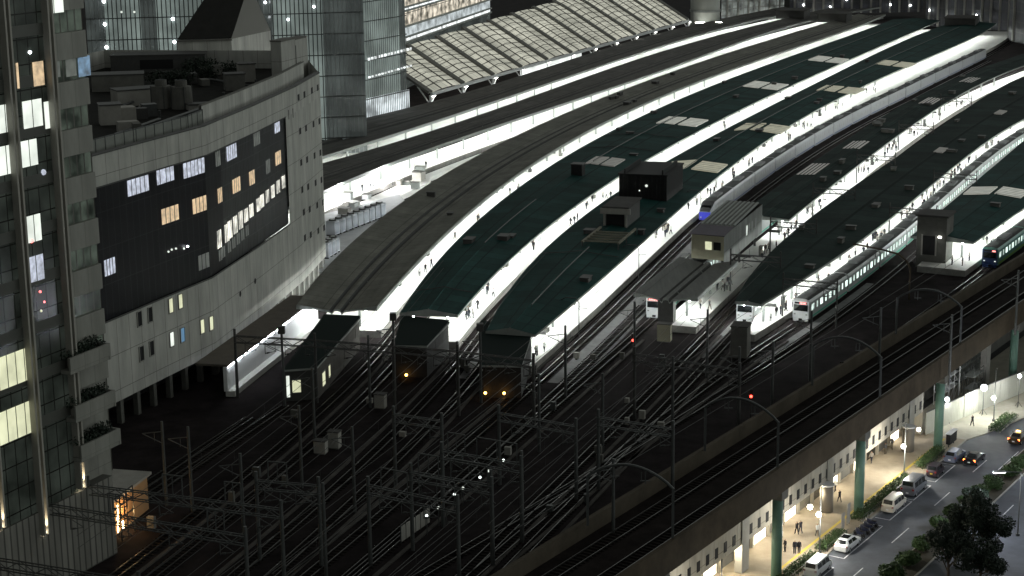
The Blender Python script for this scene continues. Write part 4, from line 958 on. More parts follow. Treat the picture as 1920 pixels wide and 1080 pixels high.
for px, py, k, rz, lab in ((1494, 1002, 1, .4, 'person in a black suit walking, left of a pair on the yellow lit pavement'), (1501, 1000, 3, .4, 'person in dark blue walking, right of a pair on the yellow lit pavement'),
    (1472, 1035, 0, 2, 'person in a black suit standing beside the nearest green column'), (1490, 1038, 2, 3, 'person in dark blue standing, left of the close pair near the tactile line'), (1498, 1038, 0, 3.2, 'person in a black suit standing, right of the close pair near the tactile line'),
    (1574, 942, 1, .6, 'person in a black suit walking past the nearer cream pillar'), (1532, 1006, 5, 3.6, 'person in a white shirt walking alone by the street lamp'), (1823, 799, 1, .5, 'person in a black suit walking in front of the white hoarding'),
    (1466, 1018, 4, 1.2, 'person in a white shirt standing by the shopfront behind the nearest green column'), (1566, 922, 5, 2.2, 'person in a white shirt walking near the shopfront beyond the cream pillar'), (1672, 842, 7, 2.8, 'person in brown trousers walking by the shopfronts of the far arcade'), (1634, 868, 9, 2.5, 'person in a beige coat walking beyond the second green column'), (1660, 852, 6, .3, 'person in a dark top standing by the far shopfronts'), (1747, 795, 2, .3, 'person in dark blue standing where the arcade meets the hoarding')):
    x, y = P(px, py, ZS+.13); person((x, y, ZS+.135), rz, k, lab, 'people on the pavement')
random.seed(5)
cnt = 0
for k, n, y0, y1, s0, s1, gl in (('E', 44, 246, 560, .80, .97, 'the platform right of the green roof with the machine house'), ('F', 50, 270, 520, .72, .96, 'the platform of the louvred rooflights'), ('G', 60, 262, 440, .78, .96, 'the platform beside the white faced train'),
                          ('D', 26, 262, 480, .78, .96, 'the platform between the two green roofs'), ('C', 10, 275, 420, .86, .96, 'the platform right of the light grey roof'), ('B', 6, 345, 420, .85, .97, 'the platform behind the curved building'), ('H', 6, 301, 330, .6, .95, 'the platform at the right behind the lift shaft')):
    for i in range(n):
        y = (y0+(y1-y0)*random.random()**1.4) if i % 3 == 0 else min(max(y+random.uniform(-4, 5), y0), y1); p = across(CV[k+'_l'], CV[k+'_r'], y, random.uniform(s0, s1)); q = random.randrange(10)
        person((*p, 1.105), random.uniform(0, 6.28), q, 'small dark person waiting on '+gl, 'people on '+gl, random.uniform(.93, 1.04))

# ------------------------------------------------------------ glass tower at the left edge
T0 = np.array([-42.9, 174.0]); td = np.array([.42, .9075]); td /= np.linalg.norm(td); tn = np.array([td[1], -td[0]])
def TP(u, v, z=None):
    p = T0+td*u+tn*v; return (p[0], p[1]) if z is None else (p[0], p[1], z)
TD = lambda L: (*(td*L), 0)
TN = lambda L: (*(tn*L), 0)
tw = thing('glass_tower', 'tall dark glass office tower with light fins and lit windows at the left edge', 'tower', (*TP(-10, -12), 0))
mb = MB(); mb.wall(TP(-34, 0), TP(-3.4, 0), 8.5, 92); mb.build('curtain_wall', M_tglass, tw)
mb = MB(); mb.wall(TP(3.4, -.9), TP(3.4, -26), 8.5, 92); mb.wall(TP(3.4, -26), TP(-34, -26), 8.5, 92); mb.wall(TP(-34, -26), TP(-34, 0), 8.5, 92)
mb.face([TP(-34, 0, 92), TP(3.4, 0, 92), TP(3.4, -26, 92), TP(-34, -26, 92)]); mb.wall(TP(-3.4, 0), TP(-3.4, -.9), 8.5, 92); mb.build('rear_wall', M_tspan, tw)
FL = 4.75
for k in range(15):                                       # right bay: cream spandrels between strip windows
    zc = 21.2+FL*k
    mb = MB(); mb.wall(TP(-3.4, -.95), TP(3.4, -.95), zc+.2, zc+2.3); mb.build('strip_window', M_tstrip, tw)
    mb = MB(); mb.obox(TP(-3.4, -1.2, zc-2.45), TD(6.8), TN(.6), (0, 0, 2.62)); mb.obox(TP(-3.4, -1.1, zc+2.28), TD(6.8), TN(.2), (0, 0, .03)); mb.build('spandrel', M_tspan, tw)
mb = MB(); mb.wall(TP(-3.4, -1.0), TP(3.4, -1.0), 1.2, 18.6); mb.build('lower_wall', M_tspan, tw)
for k in range(16):                                       # thin floor lines on the curtain wall
    zc = 18.6+FL*k-1.2
    mb = MB(); mb.obox(TP(-34, 0, zc-.55), TD(30.6), TN(.05), (0, 0, 1.1)); mb.build('floor_panel', mat('tower_floor_panel', (.075, .078, .068), .5, var=.12), tw)
M_fin = mat('tower_fin', (0.30, 0.29, 0.255), 0.6, var=0.12)
for u in (-27.9, -21.8, -15.6, -9.5, -3.4):
    z0f = 6.2 if u in (-9.5, -21.8) else 9.0
    mb = MB()
    for du in (-.42, .20): mb.obox(TP(u+du, 0, z0f), TD(.24), TN(.75), (0, 0, 85))
    mb.build('fin', M_fin, tw)
    mb = MB(); mb.obox(TP(u-.18, .1, z0f), TD(.36), TN(.25), (0, 0, .25)); mb.build('uplight', G_uplight, tw)
    sp = bpy.data.lights.new('uplight_beam', 'SPOT'); sp.energy = 1500; sp.color = (1, .82, .55); sp.spot_size = math.radians(44); sp.spot_blend = .7; sp.shadow_soft_size = .06
    so = bpy.data.objects.new('uplight_beam', sp); C.objects.link(so); so.parent = tw; so.location = tuple(np.array(TP(u, .55, z0f+.3))-np.array(ROOT[tw.name])); so.rotation_euler = (math.radians(180), 0, 0)
# base of the tower: ribbed wall a little in front
mb = MB(); mb.wall(TP(-34, .25), TP(1.8, .25), .0, 8.6); mb.face([TP(-34, .25, 8.6), TP(1.8, .25, 8.6), TP(1.8, -1.1, 8.6), TP(-34, -1.1, 8.6)]); mb.wall(TP(1.8, .25), TP(1.8, -6), 0, 8.6)
mb.build('base_wall', panelmat('ribbed_base', (.23, .225, .20), (.08, .08, .07), .9, 12, .12, rough=.7, var=.1), tw)
LITW = ((92, 215, 1.5, 2.6, G_white), (61, 213, 2.9, 2.6, G_white), (10, 222, 2.6, 2.6, G_white), (72, 138, 1.7, 2.3, G_warm), (33, 142, .45, 2.4, G_warm),
        (12, 300, 2.6, 2.7, G_white), (55, 287, 2.4, 2.5, G_white), (64, 428, 2.1, 2.6, G_dimw if False else G_white), (68, 503, 2.3, 2.5, G_cool), (30, 690, 5.0, 3.2, G_yel), (31, 792, 5.2, 3.2, G_yel), (100, 3, 3.0, 2.2, G_white))
for px, py, wd_, ht, g in LITW:
    u, z = Wl(px, py, TP(0, .05), TP(1, .05)); kk = max(1, int(round(wd_/1.3)))
    mb = MB()
    for q in range(kk): mb.wall(TP(u-wd_/2+wd_*q/kk+.06, .07), TP(u-wd_/2+wd_*(q+1)/kk-.06, .07), z-ht/2, z+ht/2)
    mb.build('lit_window', g, tw)
for px, py, wd_, ht, g in ((105, 128, 1.2, 1.8, G_dim), (133, 124, 1.6, 2.0, G_yel), (158, 124, 1.9, 2.0, glow('screen_blue', (.35, .65, 1.0), .22, var=.9, scale=1.2)), (170, 340, 1.2, .5, G_warm)):
    u, z = Wl(px, py, TP(0, -.9), TP(1, -.9)); mb = MB(); mb.wall(TP(u-wd_/2, -.9), TP(u+wd_/2, -.9), z-ht/2, z+ht/2); mb.build('lit_window', g if px != 133 else G_dim, tw)
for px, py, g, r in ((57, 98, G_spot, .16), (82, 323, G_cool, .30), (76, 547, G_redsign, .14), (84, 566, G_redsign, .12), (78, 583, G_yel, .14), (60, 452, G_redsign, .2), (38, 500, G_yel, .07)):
    u, z = Wl(px, py, TP(0, .1), TP(1, .1)); mb = MB(); mb.ball(TP(u, .05, z), r, 8, sq=(1, 1, 1.0)); mb.build('reflected_lamp', g, tw)  # glowing balls painted in for lamps mirrored in the glass

# ------------------------------------------------------------ curved building
F = [(-52.5, 216.), (-46.8, 231.), (-42.1, 243.0), (-40.95, 249.5), (-38.3, 264.), (-34.7, 287.), (-32.8, 306.5)]
F = [(-60.0, 196.0)]+F
cb = thing('curved_building', 'pale panelled building with a concave front and a black glass band', 'building', (-60, 255, 0))
def FW(mb, z0, z1, off=0.0, i0=0, i1=None, m0=0, u0=0.0, uend=None):
    u = u0
    for i in range(i0, (len(F)-1) if i1 is None else i1):
        a, b = np.array(F[i]), np.array(F[i+1]); d = (b-a)/np.linalg.norm(b-a); n = np.array([d[1], -d[0]])*off
        if uend is not None and i == (len(F)-1 if i1 is None else i1)-1: b = a+d*uend
        u = mb.wall(tuple(a+n), tuple(b+n), z0, z1, m0, u)
ZB, ZT = 3.2, 35.5
mb = MB(); FW(mb, ZB, 14.2); FW(mb, 31.5, ZT); FW(mb, 14.2, 31.5, i0=6, u0=80)
a, b = np.array(F[5]), np.array(F[6]); d = (b-a)/np.linalg.norm(b-a); mb.wall(tuple(a+d*17.0), F[6], 14.2, 31.5, 0, 40)
back = [(-40.5, 346), (-80, 352), (-100, 240), (-60, 196)]
ring = [F[-1]]+back
for p, q in zip(ring, ring[1:]): mb.wall(p, q, ZB, ZT)
mb.build('wall', M_facade, cb)
mb = MB(); mb.face([(*p, 32.0) for p in F]+[(*p, 32.0) for p in back[:-1]]); mb.build('roof', mat('building_roof', (.022, .022, .020), .9, var=.4, spec=.05), cb)
mb = MB()
for i in range(len(F)-1):                                 # parapet coping with its own thickness, and inner face
    a, b = np.array(F[i]), np.array(F[i+1]); d = (b-a)/np.linalg.norm(b-a); n = np.array([d[1], -d[0]])
    mb.obox((*(a-n*.9), ZT), (*(b-a+d*.2), 0), (*(n*.95), 0), (0, 0, .16)); mb.obox((*(a-n*.95), 32), (*(b-a), 0), (*(n*.2), 0), (0, 0, ZT-32))
mb.build('coping', M_steeldk, cb)
mb = MB(); FW(mb, 32, 37.4, off=-2.7, i0=4); mb.build('upper_parapet', M_facade, cb)
mb = MB(); FW(mb, 37.4, 37.65, off=-2.66, i0=4); FW(mb, 32, 37.6, off=-3.1, i0=4); mb.build('upper_coping', M_concdk, cb)
mb = MB(); FW(mb, 14.25, 31.45, off=-.25, i0=0, i1=4); mb.build('glass_band', M_band, cb)
mb = MB(); FW(mb, 14.25, 31.45, off=-.25, i0=4, i1=6, uend=17.0); mb.build('glass_band', panelmat('grey_glazing', (0.030, 0.032, 0.035), (0.075, 0.078, 0.08), .72, 2.35, .07, rough=.3, var=.35, spec=.15), cb)
mb = MB()
FW(mb, 14.05, 14.3, off=.08, i0=0, i1=6, uend=17.0); FW(mb, 31.4, 31.6, off=.08, i0=0, i1=6, uend=17.0)
p = a_ = np.array(F[5])+(np.array(F[6])-np.array(F[5]))/np.linalg.norm(np.array(F[6])-np.array(F[5]))*17.0
mb.build('band_frame', M_steeldk, cb)
def facet(px, py):
    for i in range(len(F)-1):
        A, B = F[i], F[i+1]; L = math.hypot(B[0]-A[0], B[1]-A[1]); u, z = Wl(px, py, A, B)
        if -.01 <= u <= L+.01: return i, u, z, L
    return len(F)-2, u, z, L
def on_facade(px, py, wd_, ht, off, m_, name, panes=1, gap=.16, frame=True):
    i, u, z, L = facet(px, py); A, B = np.array(F[i]), np.array(F[i+1]); d = (B-A)/np.linalg.norm(B-A); n = np.array([d[1], -d[0]])
    u = min(max(u, wd_/2+.05), L-wd_/2-.05) if wd_ < L else u
    mb = MB()
    for q in range(panes):
        w0 = u-wd_/2+wd_*q/panes; w1 = w0+wd_/panes-gap*(panes > 1)
        mb.wall(tuple(A+d*w0+n*off), tuple(A+d*w1+n*off), z-ht/2, z+ht/2)
    return mb.build(name, m_, cb)
for px, py, w_, g, pn in ((262, 348, 5.2, G_cool, 5), (303, 331, 1.8, G_cool, 2), (318, 326, 3.0, G_cool, 3), (357, 318, 3.0, G_cool, 3), (379, 311, 3.6, G_cool, 4), (412, 297, 2.2, G_dim, 3), (437, 285, 4.5, G_cool, 5), (478, 262, 3.4, G_dim, 4), (522, 236, 3.0, G_cool, 3),
                       (322, 402, 4.4, G_warm, 4), (379, 383, 3.8, G_warm, 4), (417, 365, 2.0, G_warm, 3), (446, 347, 3.6, G_warm, 4), (475, 333, 2.6, G_warm, 3), (505, 312, 2.4, G_dim, 3), (524, 296, 3.2, G_warm, 3), (209, 500, 2.6, G_cool, 4), (385, 490, 3.0, G_dim, 3)):
    on_facade(px, py, w_, 2.1, -.18, g, 'lit_window', pn)
G_row = glow('lit_row', (1.0, .98, .86), 1.0, var=.85, scale=.55)
for k in range(13):                                        # one brightly lit storey along the far half of the band
    t_ = k/12; px = 414+t_*120; py = 448-t_*107
    on_facade(px, py, 2.0, 2.6 if k < 5 else 2.0, -.17, G_row, 'lit_window', 3, .22)
for k in range(7):
    t_ = k/6; on_facade(416+t_*50, 478-t_*46, 1.6, 1.6, -.17, G_dim, 'lit_window', 2, .2)
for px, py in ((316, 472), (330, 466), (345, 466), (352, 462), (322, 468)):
    i, u, z, L = facet(px, py); A, B = np.array(F[i]), np.array(F[i+1]); q = A+(B-A)/L*u; mb = MB(); mb.ball((*q, z), .16, 6); mb.build('reflected_lamp', G_spot if px == 352 else G_white, cb)  # glowing dots stand in for reflections on the glass band
for px, py, g in ((261, 598, M_black), (281, 590, M_black), (320, 573, G_yel), (338, 565, G_yel), (265, 663, M_black), (284, 653, M_black), (322, 636, G_white), (342, 628, glow('blue_window', (.15, .45, .8), .35, var=.2)), (379, 612, G_yel), (396, 606, G_yel)):
    w_ = on_facade(px, py, .95, 1.9, .03, g, 'small_window')
    i, u, z, L = facet(px, py); A, B = np.array(F[i]), np.array(F[i+1]); d = (B-A)/L; n = np.array([d[1], -d[0]]); mb = MB()
    for o1, o2, w1, h1 in ((-.6, -1.05, .12, 2.1), (.48, -1.05, .12, 2.1)): mb.obox((*(A+d*(u+o1)), z+o2), (*(d*w1), 0), (*(n*.12), 0), (0, 0, h1))
    for o2 in (-1.07, .97): mb.obox((*(A+d*(u-.47)), z+o2), (*(d*.94), 0), (*(n*.12), 0), (0, 0, .1))
    mb.build('frame', M_facade, w_)
for x0, y0 in ((565, 180), (568, 243), (570, 302), (572, 353), (575, 395), (577, 443)):
    for dx, dy in ((0, 0), (25, -13)):
        for q in (-5.5, 5.5): on_facade(x0+dx+q, y0+dy-q*.5, 1.5, 1.05, .03, M_black, 'square_window')
for px, py in ((541, 215), (549, 212)): on_facade(px, py, .35, 1.5, .03, M_black, 'slit_window')
for px, py in ((450, 551), (478, 527)):
    i, u, z, L = facet(px, py); A, B = np.array(F[i]), np.array(F[i+1]); d = (B-A)/L; n = np.array([d[1], -d[0]]); q = A+d*u; mb = MB()
    mb.face([(*(q+d*.45*math.cos(a)+n*.04), z+.45*math.sin(a)) for a in np.linspace(0, 2*math.pi, 16, endpoint=False)]); mb.build('porthole', M_black, cb)
# open ground storey: pillars, back wall painted black for its shade, shuttered bays
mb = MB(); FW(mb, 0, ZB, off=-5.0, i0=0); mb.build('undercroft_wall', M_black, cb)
mb = MB()
for i in range(len(F)-1):
    a, b = np.array(F[i]), np.array(F[i+1]); d = (b-a)/np.linalg.norm(b-a); n = np.array([d[1], -d[0]]); mb.face([(*a, ZB), (*(a-n*6), ZB), (*(b-n*6), ZB), (*b, ZB)])
mb.build('undercroft_ceiling', M_concdk, cb)
for i in range(len(F)-1):
    A, B = np.array(F[i]), np.array(F[i+1]); L = np.linalg.norm(B-A); d = (B-A)/L; n = np.array([d[1], -d[0]]); k = .6
    while k < L:
        q = A+d*k; mb = MB(); mb.obox((*(q-n*.75), 0), (*(d*.7), 0), (*(n*.7), 0), (0, 0, ZB)); mb.build('pillar', M_facade if i >= 5 else mat('pillar_shaded', (.10, .10, .09), .9, var=.3), cb)  # pillars in shade get a darker colour than the lit ones
        if i >= 5 and k+4.2 < L+2:
            mb = MB(); mb.wall(tuple(q+d*.7-n*.5), tuple(q+d*4.0-n*.5), .9, ZB); mb.build('shutter', M_concdk, cb)
        k += 4.0
# roof plant and rooftop structures
def roof_box(name, label, cat, px, py, z, sx, sy, h, rz, m_, parts=(), grp='plant on the roof of the curved building'):
    x, y = P(px, py, z); t = thing(name, label, cat, (x, y, z), grp)
    mb = MB(); mb.box(x, y, z, sx, sy, h, rz); mb.build('housing', m_, t)
    mb = MB(); mb.box(x, y, z+h, sx+.3, sy+.3, .18, rz); mb.build('cover', M_steeldk if 'cover' not in parts else parts['cover'], t)
    mb = MB(); mb.box(x, y-sy/2*math.cos(rz)-.03, z+h*.2, sx*.35, .08, h*.55, rz); mb.build('door', M_black, t)
    return t
for px, py, lab in ((304, 202, 'left one of the two round topped cooling towers on the roof'), (342, 203, 'right one of the two round topped cooling towers on the roof')):
    x, y = P(px, py, 32); t = thing('cooling_tower', lab, 'cooling tower', (x, y, 32), 'plant on the roof of the curved building')
    mb = MB(); mb.tube([(x, y, 32), (x, y, 34.2), (x, y, 35.6)], 1.75, 1.6, n=18); mb.build('casing', M_concdk, t)
    mb = MB(); mb.tube([(x, y, 35.6), (x, y, 36.6)], 1.0, .95, n=16); mb.build('fan_stack', M_concdk, t)
    mb = MB(); mb.tube([(x, y, 36.61), (x, y, 36.63)], .85, n=16); mb.build('fan_grille', M_black, t)
    for k in range(4):
        mb = MB(); mb.bar((x+1.72*math.cos(k*1.57+.4), y+1.72*math.sin(k*1.57+.4), 32), (x+1.72*math.cos(k*1.57+.4), y+1.72*math.sin(k*1.57+.4), 35.7), .14); mb.build('post', M_steel, t)
roof_box('plant_room', 'long low pale plant room on the roof left of the cooling towers', 'plant room', 262, 195, 32, 8.5, 4, 2.6, .5, M_conc)
roof_box('plant_box', 'square pale box on the roof close to the glass tower', 'plant box', 207, 232, 32, 3.2, 3.2, 3.0, .3, M_conc)
roof_box('plant_box', 'low grey slab on feet on the roof beside the cooling towers', 'plant box', 378, 205, 32, 4.6, 2.2, .9, .4, M_conc)
roof_box('plant_box', 'dark box on the roof under the steep roofed penthouse', 'plant box', 440, 168, 32, 3.4, 3, 2.8, .3, M_concdk)
roof_box('plant_box', 'pale box on the roof beside the tall parapet block', 'plant box', 462, 152, 32, 3.0, 3, 3.2, .3, M_conc)
roof_box('plant_room', 'dark plant room at the back of the roof behind the cooling towers', 'plant room', 300, 132, 32, 18, 6, 3.2, .1, M_steeldk)
roof_box('plant_room', 'dim plant room at the back left of the roof', 'plant room', 222, 168, 32, 9, 5, 2.8, .2, M_concdk)
ph = thing('stair_penthouse', 'tall pale penthouse block standing on the parapet line of the curved building', 'penthouse', (*P(545, 165, 32), 32))
q0 = np.array(P(530, 166, 32)); e1 = np.array([.30, .954]); e2 = np.array([-.954, .30])
for (s0, s1, h, m_, nm) in ((0, 6.2, 8.2, M_facade, 'wall'), (6.23, 11.5, 8.0, M_facade, 'wall')):
    mb = MB(); mb.obox((*(q0+e1*s0), 32), (*(e1*(s1-s0)), 0), (*(e2*2.0), 0), (0, 0, h)); mb.build(nm, m_, ph)
    mb = MB(); mb.obox((*(q0+e1*(s0-.1)-e2*.1), 32+h), (*(e1*(s1-s0+.2-.23)), 0), (*(e2*2.2), 0), (0, 0, .25)); mb.build('cap', M_concdk, ph)
mb = MB(); mb.obox((*(q0+e1*6.1-e2*.05), 32), (*(e1*.2), 0), (*(e2*.05), 0), (0, 0, 7)); mb.build('joint', M_black, ph)
gh = thing('gabled_penthouse', 'penthouse with a steep dark roof and a white gable on top of the curved building', 'penthouse', (*P(435, 75, 37), 32))
A = np.array((-65.5, 352.)); B = np.array((-55.0, 353.5)); Cc = np.array((-49.5, 371.)); Dd = A+(Cc-B)
mb = MB(); mb.wall(A, B, 32, 37.2); mb.wall(B, Cc, 32, 37.2); mb.wall(Cc, Dd, 32, 37.2); mb.wall(Dd, A, 32, 37.2)
rA, rB = (A+Dd)/2+(B-A)*.35, (B+Cc)/2; pk = 47.5
mb.face([(*B, 37.2), (*Cc, 37.2), (*rB, pk)]); mb.build('wall', M_facade, gh)
o = (A-B)/np.linalg.norm(A-B)*.0
mb = MB(); mb.face([(*A, 37.3), (*(B), 37.3), (*rB, pk+.1), (*rA, pk+.1)]); mb.face([(*Cc, 37.3), (*Dd, 37.3), (*rA, pk+.1), (*rB, pk+.1)]); mb.face([(*Dd, 37.3), (*A, 37.3), (*rA, pk+.1)]); mb.build('roof', mat('slate', (.018, .018, .016), .8, var=.3), gh)
mb = MB(); mb.obox((*(A-(B-A)*.02+np.array([.1, -.15])), 36.9), (*((B-A)*1.03), 0), (0, -.3, 0), (0, 0, .35)); mb.build('gutter', M_concdk, gh)
# railing along the roof edge
rl = thing('roof_railing', 'glass panelled railing along the roof edge of the curved building', 'railing', (*F[1], ZT))
for i in range(0, 4):
    A, B = np.array(F[i]), np.array(F[i+1]); L = np.linalg.norm(B-A); d = (B-A)/L; n = np.array([d[1], -d[0]]); k = 0
    while k < L-.5:
        q = A+d*k-n*2.6; ln = min(2.2, L-k)
        mb = MB(); mb.obox((*q, 34.6), (*(d*(ln-.12)), 0), (*(n*.05), 0), (0, 0, 2.2)); mb.build('panel', mat('railing_glass', (.20, .21, .19), .35, var=.2), rl)
        mb = MB(); mb.obox((*(q+d*(ln-.1)), 32), (*(d*.1), 0), (*(n*.1), 0), (0, 0, 5.0)); mb.build('post', M_steel, rl)
        k += 2.2
    mb = MB(); mb.bar((*(A-n*2.6), 36.9), (*(B-n*2.6), 36.9), .12); mb.build('rail', M_steel, rl)
# planted terraces where the tower and the curved building meet
for j, (px, py, z, lab) in enumerate(((166, 668, 12.2, 'highest planted terrace between the tower and the curved building'), (176, 757, 8.2, 'middle planted terrace between the tower and the curved building'), (186, 830, 4.6, 'lowest planted terrace between the tower and the curved building'))):
    u, zz = Wl(px, py, TP(0, 1.0), TP(1, 1.0)); t = thing('planted_terrace', lab, 'terrace', TP(u, 0, zz), 'planted terraces')
    mb = MB(); mb.obox(TP(u-3.2, -1.0, zz-1.1), TD(6.2), TN(2.2), (0, 0, .4)); mb.obox(TP(u-3.2, 1.0, zz-.7), TD(6.2), TN(.25), (0, 0, 1.3)); mb.obox(TP(u+3.0, -1.0, zz-1.1), TD(.25), TN(2.25), (0, 0, 1.7)); mb.build('trough', M_tspan, t)
    random.seed(60+j); mb = MB()
    for q in np.linspace(-2.5, 2.4, 6): leaves(mb, TP(u+q, .1, zz+.75), (.95, .85, .8*random.uniform(.7, 1.2)), 170, .15)
    mb.build('foliage', M_leafdk, t)
    mb = MB()
    for q in np.linspace(-2.5, 2.4, 6): mb.tube([TP(u+q, .1, zz-.7), TP(u+q+.1, .15, zz+.6)], .04, .02, n=4)
    mb.build('stem', M_bark, t)

# ------------------------------------------------------------ glass towers behind
def glass_tower(label, A, B, z0, z1, zones, depth):
    """zones: (u0, u1, material) along the front A-B"""
    A, B = np.array(A), np.array(B); L = np.linalg.norm(B-A); d = (B-A)/L; n = np.array([d[1], -d[0]])
    t = thing('glass_block', label, 'tower', (*((A+B)/2), z0), 'glass towers in the background')
    for u0, u1, m_, o in zones:
        mb = MB(); mb.wall(tuple(A+d*u0+n*o), tuple(A+d*u1+n*o), z0, z1, 0, u0)
        if o: mb.wall(tuple(A+d*u0), tuple(A+d*u0+n*o), z0, z1); mb.wall(tuple(A+d*u1+n*o), tuple(A+d*u1), z0, z1)
        mb.build('curtain_wall', m_, t)
    mb = MB(); mb.wall(tuple(B), tuple(B-n*depth), z0, z1); mb.wall(tuple(B-n*depth), tuple(A-n*depth), z0, z1); mb.wall(tuple(A-n*depth), tuple(A), z0, z1)
    mb.face([(*A, z1), (*B, z1), (*(B-n*depth), z1), (*(A-n*depth), z1)]); mb.build('rear_wall', M_curtdk, t)
    for k in range(int((z1-z0)/5.1)):
        mb = MB(); mb.obox((*A, z0+k*5.1-.12), (*(B-A), 0), (*(n*.45), 0), (0, 0, .24)); mb.build('floor_edge', M_steel, t)
    return t, A, d, n
Ld = np.array((.985, .17)); LA = np.array(P(165, 100, 26)); LA = LA/LA[1]*425
t, A, d, n = glass_tower('broad glass tower with bright white spot lamps behind the curved building', LA, LA+Ld*66, 0, 75,
    ((0, 4.5, M_curtdk, 0), (4.5, 12.8, M_curtain, .6), (12.8, 16.5, M_curtdk, 0), (16.5, 34, M_curtain, .6), (34, 44, M_curtdk, 0), (44, 56, M_curtain, .6), (56, 66, M_curtdk, 0)), 30)
for px, py in ((195, 2), (197, 45), (200, 88), (324, 35), (327, 78), (540, 36), (588, 12), (497, 4), (487, 34)):
    u, z = Wl(px, py, A, A+d); mb = MB(); mb.ball((*(A+d*u+n*1.0), z), .40 if px < 480 else .32, 8); mb.build('spot_lamp', G_spot, t)
for px, py in ((228, 22), (252, 22)):
    u, z = Wl(px, py, A, A+d); mb = MB(); mb.ball((*(A+d*u+n*.8), z), .28, 6); mb.build('spot_lamp', G_white, t)
G0 = np.array([-28.3, 488.]); gd = np.array([.46, .888]); gd /= np.linalg.norm(gd)
t, A, d, n = glass_tower('slim glass tower with rows of reflected lights, left of the membrane roof', G0-gd*63.2, G0, 0, 75,
    ((0, 25, M_curtdk, 0), (25, 34, M_curtain, .7), (34, 41, M_curtdk, 0), (41, 59, M_curtain, .7), (59, 63.2, M_curtdk, 0)), 36)
G_refl = glow('reflected_lights', (.95, 1, 1), 1.0, var=.9, scale=.5)  # glow painted in for reflected lights, also the arcade's bright bands
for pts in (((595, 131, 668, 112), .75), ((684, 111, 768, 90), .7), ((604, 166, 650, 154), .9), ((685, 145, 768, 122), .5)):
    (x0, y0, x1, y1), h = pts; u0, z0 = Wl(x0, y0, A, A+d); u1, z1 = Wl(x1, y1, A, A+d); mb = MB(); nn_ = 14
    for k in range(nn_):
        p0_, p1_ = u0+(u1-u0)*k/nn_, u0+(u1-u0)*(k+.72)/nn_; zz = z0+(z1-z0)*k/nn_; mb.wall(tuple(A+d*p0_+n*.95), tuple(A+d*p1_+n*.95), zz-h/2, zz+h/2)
    mb.build('reflection_row', G_refl, t)
mb = MB(); mb.wall(tuple(A+d*10+n*.9), tuple(A+d*63+n*.9), .3, 10.5, 0); mb.build('lit_ground_floor', M_curtlit, t)
wb_ = thing('roof_cabin', 'small white cabin with dark posts at the foot of the slim glass tower', 'cabin', (*P(628, 244, 3), 0))
x, y = P(628, 247, 5.5); mb = MB(); mb.box(x, y, 0, 5.5, 7, 8.3, .45); mb.build('wall', mat('cabin_blue_white', (.42, .46, .5), .6, var=.08), wb_)
mb = MB(); mb.box(x, y, 8.3, 5.9, 7.4, .3, .45); mb.build('roof', M_concdk, wb_)
mb = MB(); mb.bar((x-1, y, 8.6), (x-1, y, 12.6), .2); mb.bar((x+.6, y+.4, 8.6), (x+.6, y+.4, 12), .2); mb.build('aerial', M_black, wb_)

# ------------------------------------------------------------ membrane roof and the lit arcade behind it
E0 = np.array(P(807, 175, 7)); E1 = np.array(P(1290, 38, 7)); ed = (E1-E0)/np.linalg.norm(E1-E0); en = np.array([-ed[1], ed[0]]); EL = np.linalg.norm(E1-E0)
G_refl_w = glow('glowing_white_wall', (.95, 1, .95), .9, var=.3, scale=.2)  # wall glows by itself in place of lamplight on white
mr = thing('membrane_roof', 'great sloping cream membrane roof with dark ribs and white edge columns', 'roof', (*E0, 0))
NB = 11
def mpt(u, w_):
    z = 7+.60*w_ if w_ < 20 else 7+.60*20+.44*(w_-20)
    q = E0+ed*u+en*w_; return (q[0], q[1], z)
for k in range(NB):
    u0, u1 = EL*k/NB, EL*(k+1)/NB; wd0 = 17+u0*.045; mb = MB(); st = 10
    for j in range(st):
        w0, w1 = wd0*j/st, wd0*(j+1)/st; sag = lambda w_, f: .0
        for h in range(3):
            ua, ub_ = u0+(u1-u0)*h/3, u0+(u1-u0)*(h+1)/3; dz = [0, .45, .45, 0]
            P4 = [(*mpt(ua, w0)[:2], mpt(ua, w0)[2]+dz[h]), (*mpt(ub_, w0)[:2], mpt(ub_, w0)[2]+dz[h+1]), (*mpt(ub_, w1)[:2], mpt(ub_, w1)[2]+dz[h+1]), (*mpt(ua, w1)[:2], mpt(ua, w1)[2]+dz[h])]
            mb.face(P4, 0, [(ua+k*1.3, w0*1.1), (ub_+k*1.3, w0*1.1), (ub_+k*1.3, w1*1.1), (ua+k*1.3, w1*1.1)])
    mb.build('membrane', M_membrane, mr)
    mb = MB()
    for f in (.33, .66): 
        for j in range(8): mb.bar(np.array(mpt(u0+(u1-u0)*f, wd0*j/8))+np.array([0, 0, .55]), np.array(mpt(u0+(u1-u0)*f, wd0*(j+1)/8))+np.array([0, 0, .55]), .28)
    for j in range(1, 9):
        s_ = wd0*j/9; mb.bar(np.array(mpt(u0, s_))+np.array([0, 0, .4]), np.array(mpt(u0+(u1-u0)*.5, s_+.9))+np.array([0, 0, .62]), .16); mb.bar(np.array(mpt(u0+(u1-u0)*.5, s_+.9))+np.array([0, 0, .62]), np.array(mpt(u1, s_))+np.array([0, 0, .4]), .16)
    mb.build('purlins', M_steeldk, mr)
